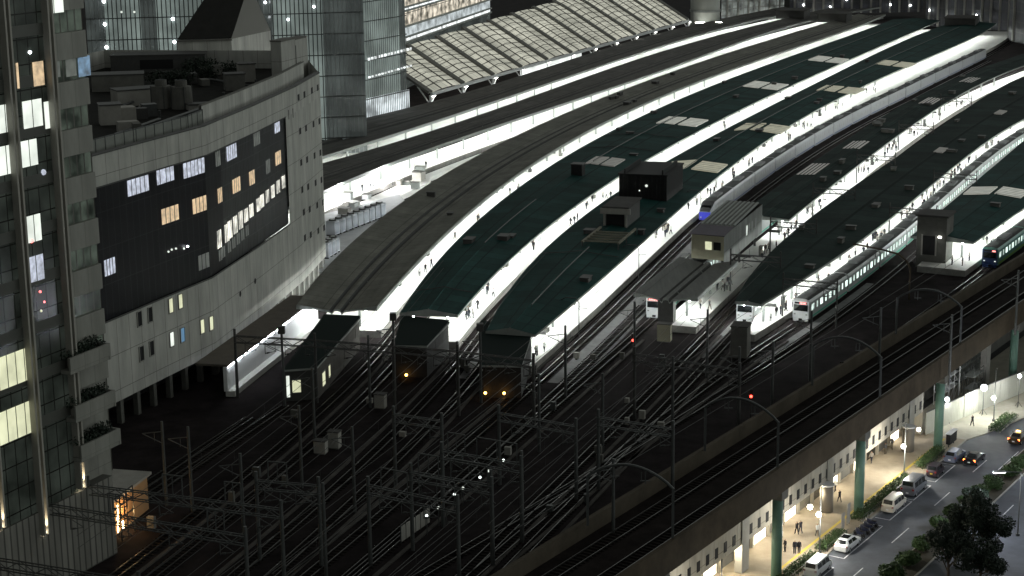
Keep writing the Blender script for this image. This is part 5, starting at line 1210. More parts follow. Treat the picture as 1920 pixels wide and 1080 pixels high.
for k in range(NB+1):
    u = EL*k/NB; wd0 = 17+u*.045; mb = MB(); pts = [np.array(mpt(u, wd0*j/8))+np.array([0, 0, .3]) for j in range(9)]
    for a, b in zip(pts, pts[1:]): mb.bar(a, b, 2.5, .7)
    mb.build('rib', mat('rib_grey', (.15, .15, .138), .8, var=.15), mr)
    q = E0+ed*u; mb = MB(); mb.tube([(*q, 0), (*q, 6.4)], .38, n=10); mb.bar((*q, 3.6), (*(q-en*.2+ed*3.0), 6.6), .3); mb.bar((*q, 3.6), (*(q+en*4), 8.8), .3); mb.build('column', M_white, mr)
    mb = MB(); mb.bar((*(q-en*.6), 6.1), (*(q-en*.6+ed*2.2), 6.1), .12, .10); mb.build('lamp', glow('edge_lamp', (1, 1, .92), 26), mr)
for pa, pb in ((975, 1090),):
    ua_, _z = Wl(pa, 130, E0, E1); ub2, _z = Wl(pb, 95, E0, E1); mb = MB(); mb.wall(tuple(E0+ed*ua_-en*.1), tuple(E0+ed*ub2-en*.1), .5, 6.3); mb.build('glowing_wall', G_refl_w, mr)
mb = MB(); mb.bar((*(E0-en*.4), 6.8), (*(E1-en*.4), 6.8), .7, .8); mb.build('edge_beam', M_white, mr)
ab = thing('lit_arcade_building', 'brightly lit shopping building with glowing storeys behind the membrane roof', 'building', (*(E0+en*40), 0))
Q0 = E0-ed*20+en*23; Q1 = Q0+(ed*.985+en*.17)*200
dq = (Q1-Q0)/np.linalg.norm(Q1-Q0); nq = np.array([dq[1], -dq[0]])
for k, (z0, z1, m_) in enumerate(((0, 15.0, M_curtdk), (15.0, 16.6, G_refl), (16.6, 20.0, M_curtlit), (20.0, 25.0, M_shopfl), (25.0, 26.2, G_refl), (26.2, 32, M_shopfl), (32, 33.2, G_refl), (33.2, 48, M_shopfl))):
    mb = MB(); mb.wall(tuple(Q0), tuple(Q1), z0, z1); mb.build('storey', m_, ab)
    mb = MB(); mb.obox((*Q0, z1-.3), (*(Q1-Q0), 0), (*(nq*.8), 0), (0, 0, .5)); mb.build('floor_edge', M_fascia, ab)
mb = MB(); mb.wall(tuple(Q1), tuple(Q1-nq*30), 0, 48); mb.wall(tuple(Q1-nq*30), tuple(Q0-nq*30), 0, 48); mb.wall(tuple(Q0-nq*30), tuple(Q0), 0, 48); mb.face([(*Q0, 48), (*Q1, 48), (*(Q1-nq*30), 48), (*(Q0-nq*30), 48)]); mb.build('rear_wall', M_curtdk, ab)

# ------------------------------------------------------------ far end of the station
x, y = P(1322, 44, 4); t = thing('round_tower', 'white drum shaped block at the far corner of the membrane roof', 'building', (x, y, 0))
mb = MB(); mb.tube([(x, y, 0), (x, y, 24)], 6.2, n=28); mb.build('drum', mat('drum_white', (.5, .52, .48), .6, var=.06, emit=(.9, 1, .9), es=0.0), t, smooth=True)
mb = MB(); mb.tube([(x, y, 9), (x, y, 10)], 6.5, n=28); mb.build('band', M_fascia, t)
mb = MB(); mb.bar((x-5, y-9, 5.2), (x+6, y-9, 5.2), .2); mb.build('lamp', glow('edge_lamp', (1, 1, .92), 26), t)
def far_block(label, name, cat, pa, pb, z, y_scale, z0, z1, m_, dp=25, cols=0, lamps=()):
    A, B = np.array(P(*pa, z)), np.array(P(*pb, z)); d = (B-A)/np.linalg.norm(B-A); n = np.array([d[1], -d[0]]); t = thing(name, label, cat, (*((A+B)/2), 0), 'dim buildings at the far end of the station')
    mb = MB(); mb.wall(A, B, z0, z1); mb.build('front', m_, t)
    mb = MB(); mb.wall(B, B-n*dp, z0, z1); mb.wall(B-n*dp, A-n*dp, z0, z1); mb.wall(A-n*dp, A, z0, z1); mb.face([(*A, z1), (*B, z1), (*(B-n*dp), z1), (*(A-n*dp), z1)]); mb.build('roof', M_roofdim, t)
    for k in range(cols):
        q = A+(B-A)*(k+.5)/cols; mb = MB(); mb.bar((*(q+n*.5), z0), (*(q+n*.5), z1), .8); mb.build('column', M_conc, t)
    for f, zz in lamps:
        q = A+(B-A)*f+n*1.2; mb = MB(); mb.ball((*q, zz), .42, 8); mb.build('lamp', G_spot, t)
M_farlit = panelmat('far_windows', (.12, .125, .12), (.2, .2, .19), 3.2, 3.0, .25, rough=.5, var=.3, emit=(.85, .95, .88), es=.16, evar=.95, escale=.25)
M_fardk = panelmat('far_dark', (.05, .052, .055), (.09, .09, .09), 4, 4, .3, rough=.6, var=.3, emit=(.8, .85, 1), es=.012, evar=.9)
far_block('pale glass concourse block at the far end beside the white drum', 'concourse_block', 'building', (1352, 34), (1470, 26), 2, 1, 0, 18, M_curtlit and M_farlit, 20, 6)
far_block('long dim concourse bridging the far ends of the green roofs', 'concourse_bridge', 'building', (1480, 26), (1730, 22), 3, 1, 3, 24, M_fardk, 20, 14, ((.1, 7), (.3, 6), (.42, 9), (.62, 12), (.75, 6.5), (.9, 6)))
far_block('dark hall with tall columns at the top right corner', 'dark_hall', 'building', (1735, 40), (1935, 52), 2, 1, 0, 26, M_fardk, 30, 12, ((.05, 7), (.25, 5), (.5, 6)))
far_block('low dark building behind the tall hall at the right', 'dark_hall', 'building', (1890, 66), (1990, 90), 2, 1, 0, 22, M_fardk, 30, 4)
for px, py, h, k_, lab in ((1487, 33, 8, 'B', 'dark stair house on the second grey roof at the far end'), (1565, 39, 7, 'C', 'dark stair house on the wide light grey roof at the far end'), (1803, 48, 8, 'E', 'dark lift house at the far end of the green roof')):
    x, y = P(px, py, 5); t = thing('stair_house', lab, 'stair house', (x, y, 5), 'dark houses on the far roofs')
    mb = MB(); mb.box(x, y, 4.9, 12, 14, 3.4, -.35); mb.build('wall', M_steeldk, t)
    mb = MB(); mb.box(x, y, 8.3, 13, 15, .35, -.35); mb.build('roof', M_roofdim, t)

# ------------------------------------------------------------ houses and huts on the platforms
def hut(name, label, cat, px, py, z, L, Wd, H, k, m_, parts=()):
    y, s = on_canopy(k, px, py, z-ZE); R = CV[k+'_r']; tt = R.t(y); nn = np.array([tt[1], -tt[0]]); c = np.array(P(px, py, z))
    t = thing(name, label, cat, (*c, z)); return t, c, tt, nn
t, c, tt, nn = hut('machine_house', 'black slatted machine house on the green roof', 'machine house', 1206, 374, 5.8, 0, 0, 0, 'E', M_black)
M_slat = mat('black_slats', (.012, .012, .012), .8, var=.4, scale=3)
cA = c-nn*4.9; mb = MB(); mb.obox((*cA, 5.0), (*(tt*15), 0), (*(nn*9.6), 0), (0, 0, 5.6)); mb.build('wall', M_slat, t)
for k in range(12):
    mb = MB(); mb.bar((*(cA+nn*(.2+k*.82)-tt*.08), 5.0), (*(cA+nn*(.2+k*.82)-tt*.08), 10.7), .16); mb.build('slat', M_slat, t)
mb = MB(); mb.obox((*(cA-nn*.2-tt*.2), 10.6), (*(tt*15.4), 0), (*(nn*10), 0), (0, 0, .25)); mb.obox((*(cA+nn*1), 10.85), (*(tt*13), 0), (*(nn*.3), 0), (0, 0, .9)); mb.obox((*(cA+nn*8.6), 10.85), (*(tt*13), 0), (*(nn*.3), 0), (0, 0, .9)); mb.build('roof', M_slat, t)
mb = MB(); mb.ball((*(cA+nn*5.6-tt*.3), 8.6), .28, 8); mb.ball((*(cA+nn*4.2-tt*.3), 7.6), .16, 8); mb.build('lamp', G_white, t)
t, c, tt, nn = hut('stair_hut', 'open fronted stair hut with pale frame on the green roof before the black machine house', 'hut', 1153, 425, 5.8, 0, 0, 0, 'E', M_black)
cA = c-nn*2.2
mb = MB(); mb.obox((*(cA+tt*.5), 5.2), (*(tt*10), 0), (*(nn*4.4), 0), (0, 0, 3.9)); mb.build('wall', M_steeldk, t)
mb = MB(); mb.obox((*(cA-nn*.3+tt*.3), 9.1), (*(tt*10.4), 0), (*(nn*5), 0), (0, 0, .3)); mb.build('roof', M_roofdim, t)
mb = MB()
for o in (0, 4.0): mb.obox((*(cA+nn*o), 5.2), (*(tt*.4), 0), (*(nn*.4), 0), (0, 0, 3.9))
mb.obox((*(cA-nn*.6), 8.1), (*(tt*.4), 0), (*(nn*5.6), 0), (0, 0, 1.0)); mb.build('portal', M_conc, t)
mb = MB(); mb.face([(*(cA+nn*.6+tt*.42), 5.3), (*(cA+nn*3.8+tt*.42), 5.3), (*(cA+nn*3.8+tt*.42), 8.1), (*(cA+nn*.6+tt*.42), 8.1)]); mb.build('doorway', M_black, t)
t, c, tt, nn = hut('roof_gantry', 'pale ladder like frame lying on the green roof in front of the stair hut', 'frame', 1128, 457, 6.2, 0, 0, 0, 'E', M_conc)
mb = MB()
for o in (-3.2, 3.2): mb.bar((*(c+nn*o-tt*1), 6.6), (*(c+nn*o+tt*12), 6.6), .34)
for k in range(5): mb.bar((*(c-nn*3.2+tt*(k*2.0)), 6.6), (*(c+nn*3.2+tt*(k*2.0)), 6.6), .28)
mb.build('frame', mat('frame_beige', (.22, .21, .16), .8, var=.2), t)
for o in (-3.2, 3.2):
    for q in (-1, 5, 12):
        mb = MB(); mb.bar((*(c+nn*o+tt*q), 5.2), (*(c+nn*o+tt*q), 6.6), .22); mb.build('leg', M_steel, t)
t, c, tt, nn = hut('roof_cabinet', 'upright black cabinet on the green roof beside the light grey one', 'cabinet', 1081, 332, 5.6, 0, 0, 0, 'D', M_black)
mb = MB(); mb.obox((*(c-nn*1.2), 5.3), (*(tt*2.4), 0), (*(nn*2.4), 0), (0, 0, 2.9)); mb.build('case', M_slat, t)
mb = MB(); mb.obox((*(c-nn*1.35-tt*.15), 8.2), (*(tt*2.7), 0), (*(nn*2.7), 0), (0, 0, .2)); mb.build('lid', M_steeldk, t)
# concrete lift shaft at the right
c = np.array(P(1744, 503, 0)); tt = CV['G_r'].t(310); nn = np.array([tt[1], -tt[0]])
t = thing('lift_shaft', 'concrete lift shaft with a dark doorway at the end of the right hand platform', 'lift shaft', (*c, 0))
mb = MB(); mb.obox((*(c-nn*2.6), 0), (*(tt*5.5), 0), (*(nn*5.2), 0), (0, 0, 9.2)); mb.build('shaft', M_concdk, t)
mb = MB(); mb.obox((*(c-nn*2.9-tt*.3), 9.2), (*(tt*6.1), 0), (*(nn*5.8), 0), (0, 0, .35)); mb.build('roof', M_roofdim, t)
fr = MB(); fr.obox((*(c-nn*1.5-tt*.05), 2.4), (*(tt*.05), 0), (*(nn*2.2), 0), (0, 0, 3.4)); dr = fr.build('doorway', M_black, t)
fr = MB()
for o in (-1.75, .7): fr.obox((*(c+nn*o-tt*.15), 2.3), (*(tt*.15), 0), (*(nn*.25), 0), (0, 0, 3.7))
fr.build('frame', M_conc, dr)
mb = MB(); mb.obox((*(c+nn*1.2-tt*.12), 5.6), (*(tt*.1), 0), (*(nn*.5), 0), (0, 0, .25)); mb.build('lamp', G_globe, t)
# signal office
sg = thing('signal_office', 'flat roofed cream signal office with ribbed roof built over the platform', 'office', (30.5, 294, 5))
A = np.array((30.6, 295.0)); B = np.array((35.8, 292.4)); Cc = np.array((46.2, 320.5)); Dd = np.array((40.2, 323.5))
M_sw = mat('office_cream', (.36, .34, .25), .8, var=.1)
mb = MB(); mb.wall(A, B, 4.6, 8.9); mb.build('front_wall', M_sw, sg)
mb = MB(); mb.wall(B, Cc, 3.6, 8.9); mb.build('side_wall', panelmat('office_side', (.20, .21, .20), (.12, .12, .12), 2.2, 3.0, .08, rough=.6, var=.15), sg)
mb = MB(); mb.wall(Cc, Dd, 4.6, 8.9); mb.wall(Dd, A, 4.6, 8.9); mb.face([(*A, 4.6), (*Dd, 4.6), (*Cc, 4.6), (*B, 4.6)]); mb.build('rear_wall', M_concdk, sg)
mb = MB(); k0 = .25
p_ = lambda s, q: tuple(A+(B-A)*q+(Dd-A)*s)
mb.face([(*p_(-.02, -.04), 9.0), (*p_(-.02, 1.04), 9.0), (*p_(k0, 1.04), 9.0), (*p_(k0, -.04), 9.0)]); mb.face([(*p_(-.02, -.04), 8.85), (*p_(-.02, 1.04), 8.85), (*p_(-.02, 1.04), 9.0), (*p_(-.02, -.04), 9.0)]); mb.build('front_roof', mat('office_roof_purple', (.10, .085, .11), .8, var=.15), sg)
mb = MB(); mb.face([(*p_(k0, -.04), 9.0), (*p_(k0, 1.04), 9.0), (*p_(1.02, 1.04), 9.0), (*p_(1.02, -.04), 9.0)]); mb.build('rear_roof', mat('office_roof', (.15, .155, .145), .8, var=.2), sg)
for k in range(8):
    q = k/7; mb = MB(); mb.bar((*p_(k0+.02, q), 9.1), (*p_(1.0, q), 9.1), .3, .22); mb.build('roof_rib', M_fascia, sg)
mb = MB(); mb.wall(lerp(A, B, .42), lerp(A, B, .62), 6.3, 7.7); mb.v = [(x+.03, y-.06, z) for x, y, z in mb.v]; mb.build('lit_window', G_yel, sg)
mb = MB(); mb.wall(lerp(A, B, .68), lerp(A, B, .9), 6.3, 7.7); mb.v = [(x+.03, y-.06, z) for x, y, z in mb.v]; mb.build('window', M_glass, sg)
for f, g in ((.62, G_dim), (.56, G_white), (.70, G_dim), (.80, G_dim)):
    mb = MB(); mb.wall(lerp(B, Cc, f), lerp(B, Cc, f+.025), 5.6, 7.4); mb.v = [(x+.06, y-.03, z) for x, y, z in mb.v]; mb.build('window', g, sg)
for f in (.02, .5, .98):
    for q in (.06, .94):
        p = p_(f, q); mb = MB(); mb.bar((*p, 0), (*p, 4.6), .4); mb.build('leg', M_steeldk, sg)
for px, py, lab, m_, s in ((1246, 640, 'small cream cabinet standing by the tracks below the short butterfly roof', M_sw, (2.0, 1.4, 2.6)), (1250, 615, 'dark tall cabinet behind the small cream one', M_steeldk, (2.4, 2, 4.4)), (1388, 668, 'dark grey hut at the end of the platform with the red display train', M_concdk, (2.4, 3, 4.6)), (602, 850, 'pair of pale boxes fixed beside a catenary pole in the dark yard', M_conc, (1.5, 1.0, 1.5)), (628, 840, 'pale box beside the pair of boxes in the dark yard', M_conc, (1.4, 1, 2.0)), (714, 765, 'pale cabinet beside the pole in front of the dark sheds', M_conc, (1.4, 1, 1.8))):
    x, y = P(px, py, 0); t = thing('trackside_cabinet', lab, 'cabinet', (x, y, 0), 'cabinets by the tracks')
    mb = MB(); mb.box(x, y, .15, s[0], s[1], s[2], -.3); mb.build('case', m_, t)
    mb = MB(); mb.box(x, y, s[2]+.15, s[0]+.2, s[1]+.2, .12, -.3); mb.build('lid', M_roofdim, t)
    mb = MB(); mb.box(x, y, 0, s[0]*.9, s[1]*.9, .16, -.3); mb.build('plinth', M_concdk, t)
    mb = MB(); mb.box(x-.02, y-s[1]/2-.05, .4, s[0]*.6, .05, s[2]*.7, -.3); mb.build('door', m_, t)

# ------------------------------------------------------------ lit lane beside the curved building
A = np.array((-39.0, 232.0)); B = np.array((-30.6, 271.0)); dz_ = (B-A)/np.linalg.norm(B-A); nz = np.array([dz_[1], -dz_[0]]); LZ = np.linalg.norm(B-A)
t = thing('lane_canopy', 'narrow dark roofed passage with a bright white wall along the foot of the curved building', 'passage', (*A, 0))
mb = MB(); mb.obox((*(A-nz*.2), .8), (*(dz_*LZ), 0), (*(nz*.2), 0), (0, 0, 3.2)); mb.build('wall', M_white, t)
mb = MB(); mb.obox((*(A-nz*4.4), 4.2), (*(dz_*LZ), 0), (*(nz*4.6), 0), (0, 0, .3)); mb.build('roof', mat('lane_roof', (.10, .085, .07), .85, var=.2), t)
mb = MB(); mb.obox((*(A-nz*.2), 0), (*(dz_*LZ), 0), (*(nz*1.3), 0), (0, 0, .8)); mb.build('floor', M_platform, t)
for k in range(6):
    q = A+dz_*(k*LZ/6+.5); mb = MB(); mb.bar((*(q+nz*.12), 4.08), (*(q+dz_*(LZ/6-1.2)+nz*.12), 4.08), .12, .1); mb.build('lamp', glow('lane_lamp', (.88, .94, 1), 26), t)
mb = MB(); mb.obox((*(A-nz*.3-dz_*.3), .8), (*(dz_*.3), 0), (*(nz*.5), 0), (0, 0, 3.4)); mb.build('end_post', M_white, t)
# service deck with cooling units beyond the curved building
struct(MB().build('x', M_conc)) if False else None
mb = MB(); dk = [(-45, 308), (-30.2, 299), (-18.5, 352), (-24, 375), (-44, 345)]
mb.face([(*p, 1.6) for p in dk])
for i in range(5): mb.wall(dk[i], dk[(i+1) % 5], -.02, 1.6)
struct(mb.build('service_deck', mat('deck_white', (.42, .43, .44), .7, var=.15)))
def ac_unit(c, tt, label, s=(1.9, 1.9, 2.6), z=1.6):
    nn = np.array([tt[1], -tt[0]]); t = thing('cooling_unit', label, 'cooling unit', (*c, z), 'cooling units on the service deck')
    mb = MB(); mb.obox((*(c-nn*s[1]), z+.3), (*(tt*s[0]), 0), (*(nn*s[1]), 0), (0, 0, s[2])); mb.build('casing', mat('unit_grey', (.42, .44, .48), .6, var=.08), t)
    mb = MB(); mb.obox((*(c+tt*.18+nn*.0), z+.5), (*(tt*(s[0]-.36)), 0), (*(nn*.03), 0), (0, 0, s[2]-.5)); mb.build('grille', mat('unit_grille', (.26, .28, .31), .7, var=.1), t)
    q = c+tt*s[0]/2-nn*s[1]/2; mb = MB(); mb.tube([(*q, z+.3+s[2]), (*q, z+.55+s[2])], .72, n=14); mb.build('fan_cowl', M_steeldk, t)
    mb = MB(); mb.tube([(*q, z+.56+s[2]), (*q, z+.58+s[2])], .42, n=12); mb.build('fan', M_white, t)
    for o in (.1, s[0]-.2):
        mb = MB(); mb.obox((*(c+tt*o-nn*s[1]), z), (*(tt*.1), 0), (*(nn*s[1]), 0), (0, 0, .3)); mb.build('foot', M_steeldk, t)
c0 = np.array(P(628, 440, 2)); c1 = np.array(P(726, 402, 2)); tt = (c1-c0)/np.linalg.norm(c1-c0); ordn = ['first', 'second', 'third', 'fourth', 'fifth', 'sixth', 'seventh', 'eighth', 'ninth']
for k in range(9):
    ac_unit(c0+tt*(k*np.linalg.norm(c1-c0)/9), tt, '%s cooling unit of the long back row counted from the curved building' % ordn[k])
c0 = np.array(P(616, 486, 1.6)); c1 = np.array(P(655, 462, 1.6)); tt = (c1-c0)/np.linalg.norm(c1-c0)
for k in range(3): ac_unit(c0+tt*(k*2.1), tt, '%s cooling unit of the short front row counted from the curved building' % ordn[k])
A = np.array((-30.0, 300.5)); B = np.array((-18.2, 352.5)); dd = (B-A)/np.linalg.norm(B-A)
t = thing('deck_parapet', 'low bluish white wall along the edge of the service deck beside the light grey roof', 'wall', (*A, 1.6))
mb = MB(); nn = np.array([dd[1], -dd[0]]); mb.obox((*A, 1.6), (*(B-A), 0), (*(nn*.25), 0), (0, 0, 1.5)); mb.build('wall', M_white, t)
mb = MB(); mb.obox((*(A-nn*.08), 3.1), (*(B-A), 0), (*(nn*.4), 0), (0, 0, .1)); mb.build('coping', M_fascia, t)
random.seed(21)
for k in range(12):
    px, py = random.uniform(640, 790), 0; py = 395-(px-640)*.36+random.uniform(-22, 12); x, y = P(px, py, 1.1)
    t = thing('equipment_box', 'grey equipment box on the bright floor between the roofs', 'equipment box', (x, y, 1.1), 'equipment boxes on the bright floor')
    a, b, h = random.uniform(1, 2.6), random.uniform(1, 2), random.uniform(.8, 2.2)
    mb = MB(); mb.box(x, y, 1.05, a, b, h, -.3); mb.build('case', random.choice([M_conc, M_fascia, M_silver]), t)
    mb = MB(); mb.box(x, y, 1.05+h, a+.15, b+.15, .1, -.3); mb.build('lid', M_concdk, t)
for px, py, lab in ((642, 352, 'flood lamp under the grey roof edge close to the curved building'), (735, 318, 'flood lamp under the grey roof edge above the cooling units')):
    x, y = P(px, py, 4.6); t = thing('flood_lamp', lab, 'flood lamp', (x, y, 1.1), 'flood lamps over the bright floor')
    mb = MB(); mb.bar((x, y, 1.1), (x, y, 4.5), .16); mb.build('post', M_steel, t)
    mb = MB(); mb.box(x, y, 4.5, 1.6, .5, .35, .4); mb.build('lamp', G_tube, t)
    li = bpy.data.lights.new('flood_light', 'POINT'); li.energy = 5000; li.shadow_soft_size = .4; lo = bpy.data.objects.new('flood_light', li); C.objects.link(lo); lo.parent = t; lo.location = (.3, -1.2, 3.3)
rs = []
for y in np.arange(330, 470, 8.0):
    b = CV['B_r'].off(y, 3.0); e = CV['B_r'].off(y, 8.5 if y < 400 else 5.5); rs.append([(*b, .0), (*b, 1.08), (*e, 1.08), (*e, .0)])
mb = MB(); mb.rings(rs); struct(mb.build('platform', M_platform))

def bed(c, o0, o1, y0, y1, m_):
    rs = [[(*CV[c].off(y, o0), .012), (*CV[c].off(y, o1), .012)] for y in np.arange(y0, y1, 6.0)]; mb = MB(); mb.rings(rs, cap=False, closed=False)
    mb.f = [f[::-1] for f in mb.f]; struct(mb.build('lit_ballast_strip', m_))
M_litbed = mat('lit_ballast', (.15, .15, .15), .9, var=.35, scale=.5)  # ballast painted paler where lamplight brightens the ground
bed('E_r', 3.4, 7.6, 238, 350, M_litbed); bed('F_r', 3.6, 4.4, 250, 300, M_litbed); bed('G_r', 3.9, 5.2, 248, 300, M_litbed); bed('D_r', 3.0, 4.2, 240, 275, M_litbed)
# ------------------------------------------------------------ small things on roofs, platforms and yard
random.seed(77)
def scatter_roof(k, n, y0, y1, m_, lab):
    L, R = CV[k+'_l'], CV[k+'_r']; pr = PROF['gable' if k in 'DEH' else 'butter' if k in 'ABC' else 'low']
    for i in range(n):
        y = random.uniform(y0, y1); q = random.choice([random.uniform(.08, .36), random.uniform(.64, .92)]); p = across(L, R, y, q); z = ZE+float(np.interp(q, [a for a, _ in pr], [b for _, b in pr]))-.08
        a, b, h = random.uniform(.7, 1.8), random.uniform(.7, 2.6), random.uniform(.35, .9); tg = R.t(y); rz = math.atan2(tg[1], tg[0])-math.pi/2
        t = thing('roof_vent', lab, 'roof vent', (*p, z), 'vents on '+lab.split(' on ')[1])
        mb = MB(); mb.box(p[0], p[1], z, a, b, h, rz); mb.build('housing', m_, t)
        mb = MB(); mb.box(p[0], p[1], z+h, a+.25, b+.25, .12, rz); mb.build('cowl', M_steeldk, t)
scatter_roof('C', 10, 285, 560, M_roofdim, 'small dull vent on the wide light grey platform roof')
scatter_roof('D', 12, 275, 600, M_roofdim, 'small dull vent on the green roof beside the light grey one')
scatter_roof('E', 12, 262, 600, M_roofdim, 'small dull vent on the green roof of the machine house')
scatter_roof('F', 12, 345, 540, M_concdk, 'small dull vent on the roof of the louvred rooflights')
scatter_roof('G', 14, 275, 500, M_concdk, 'small dull vent on the blackish green platform roof')
scatter_roof('H', 4, 320, 400, M_concdk, 'small dull vent on the green roof at the right')
for k, y0, y1, nm in (('E', 250, 520, 'the machine house platform'), ('F', 300, 480, 'the louvred rooflight platform'), ('G', 265, 430, 'the platform of the white faced train'), ('D', 265, 450, 'the platform between the green roofs'), ('C', 280, 430, 'the platform beside the light grey roof')):
    L, R = CV[k+'_l'], CV[k+'_r']; y = y0
    while y < y1:
        tg = R.t(y); nn = np.array([tg[1], -tg[0]]); p = across(L, R, y, .80)
        t = thing('hanging_sign', 'dark hanging direction sign over '+nm, 'sign', (*p, 3.2), 'hanging signs over '+nm)
        mb = MB(); mb.obox((*(p-nn*1.1), 3.3), (*(nn*2.2), 0), (*(tg*.16), 0), (0, 0, .5)); mb.build('board', M_steeldk, t)
        for o in (-.9, .9): mb = MB(); mb.bar((*(p+nn*o), 3.8), (*(p+nn*o), 4.8), .05); mb.build('hanger', M_steel, t)
        y2 = y+random.uniform(6, 12); p = across(L, R, y2, random.uniform(.55, .78)); tg = R.t(y2); nn = np.array([tg[1], -tg[0]])
        t = thing('vending_machine', 'vending machine standing on '+nm, 'vending machine', (*p, 1.1), 'vending machines on '+nm)
        mb = MB(); mb.obox((*p, 1.1), (*(tg*1.1), 0), (*(nn*.7), 0), (0, 0, 1.85)); mb.build('case', random.choice([M_white, M_concdk, M_steeldk]), t)
        mb = MB(); mb.obox((*(p+tg*.1+nn*.7), 1.9), (*(tg*.9), 0), (*(nn*.02), 0), (0, 0, .9)); mb.build('window', G_white, t)
        y += random.uniform(20, 30)
for key, sd in (('C1', 1.9), ('D1', -1.9), ('D2', 1.9), ('E1', -1.9), ('F0', 2.0), ('F1', 2.0), ('G0', 1.9), ('G1', 2.2)):
    pts = [p for p in TR[key] if p[1] < 262]; rs = []
    for i, p in enumerate(pts):
        a = pts[min(i+1, len(pts)-1)]-pts[max(i-1, 0)]; a = a/np.linalg.norm(a); n = np.array([a[1], -a[0]]); q = p+n*sd
        rs.append([(*(q-n*.22), .0), (*(q-n*.22), .16), (*(q+n*.22), .16), (*(q+n*.22), .0)])
    mb = MB(); mb.rings(rs); struct(mb.build('cable_trough', mat('trough_concrete', (.085, .080, .075), .95, var=.4, scale=.5, spec=.05)))
for i in range(34):
    key = random.choice(['C1', 'C2', 'D1', 'D2', 'E1', 'E2', 'F0', 'F1', 'G0']); pts = [p for p in TR[key] if p[1] < 250]; p = random.choice(pts)+np.array([random.choice([-2.1, 2.1]), random.uniform(-2, 2)])
    h = random.uniform(.6, 1.4); t = thing('relay_box', 'small dull relay box beside a track in the dark yard', 'relay box', (*p, 0), 'relay boxes in the dark yard')
    mb = MB(); mb.box(p[0], p[1], .25, random.uniform(.5, 1.0), .5, h, -.35); mb.build('case', random.choice([M_conc, M_concdk, M_steel]), t)
    mb = MB(); mb.box(p[0], p[1], 0, .3, .3, .26, -.35); mb.build('foot', M_steeldk, t)
# clutter on the roof of the curved building
for i in range(16):
    px, py = random.uniform(225, 470), 0; py = 268-(px-225)*.34-random.uniform(0, 75); x, y = P(px, py, 32); a, b, h = random.uniform(.8, 3), random.uniform(.8, 3), random.uniform(.5, 2.2)
    t = thing('roof_unit', 'small plant unit among the clutter on the roof of the curved building', 'plant unit', (x, y, 32), 'small plant units on the roof of the curved building')
    mb = MB(); mb.box(x, y, 32.15, a, b, h, .4); mb.build('case', random.choice([M_conc, M_concdk, M_steel, M_steeldk]), t)
    mb = MB(); mb.box(x, y, 32.0, a*.9, b*.9, .16, .4); mb.build('base', M_steeldk, t)
for i, (px, py, qx, qy) in enumerate(((215, 255, 300, 225), (250, 250, 420, 190), (330, 240, 470, 175), (230, 200, 330, 165), (390, 150, 480, 165))):
    a, b = P(px, py, 32.5), P(qx, qy, 32.5); t = thing('roof_duct', ('longest', 'second', 'third', 'fourth', 'last')[i]+' pipe run across the roof of the curved building counted from the glass tower' if i else 'pipe run across the roof of the curved building nearest the glass tower', 'duct', (*a, 32), 'pipe runs on the roof of the curved building')
    mb = MB(); mb.tube([(*a, 32.7), (*lerp(a, b, .5), 32.7), (*b, 32.7), (*b, 34.0)], .22, n=6); mb.build('pipe', M_steel, t)
    for f in (.1, .4, .7, .95): q = lerp(a, b, f); mb = MB(); mb.bar((*q, 32), (*q, 32.6), .14); mb.build('support', M_steeldk, t)
for i, (px, py) in enumerate(((330, 160), (385, 140), (415, 150))):
    x, y = P(px, py, 32); random.seed(300+i); t = thing('roof_shrub', ('left', 'middle', 'right')[i]+' dark shrub mass on the roof in front of the steep roofed penthouse', 'shrub', (x, y, 32), 'dark shrubs on the roof of the curved building'); mb = MB()
    for q in range(7): leaves(mb, (x+random.uniform(-4, 4), y+random.uniform(-2, 2), 33.4+random.uniform(-.3, .8)), (1.8, 1.6, 1.5), 150, .26)
    mb.build('foliage', M_leafdk, t); mb = MB()
    for q in range(5): mb.tube([(x+q-2, y, 32), (x+q-2.1, y+.2, 33.2)], .07, .03, n=5)
    mb.build('stem', M_bark, t)
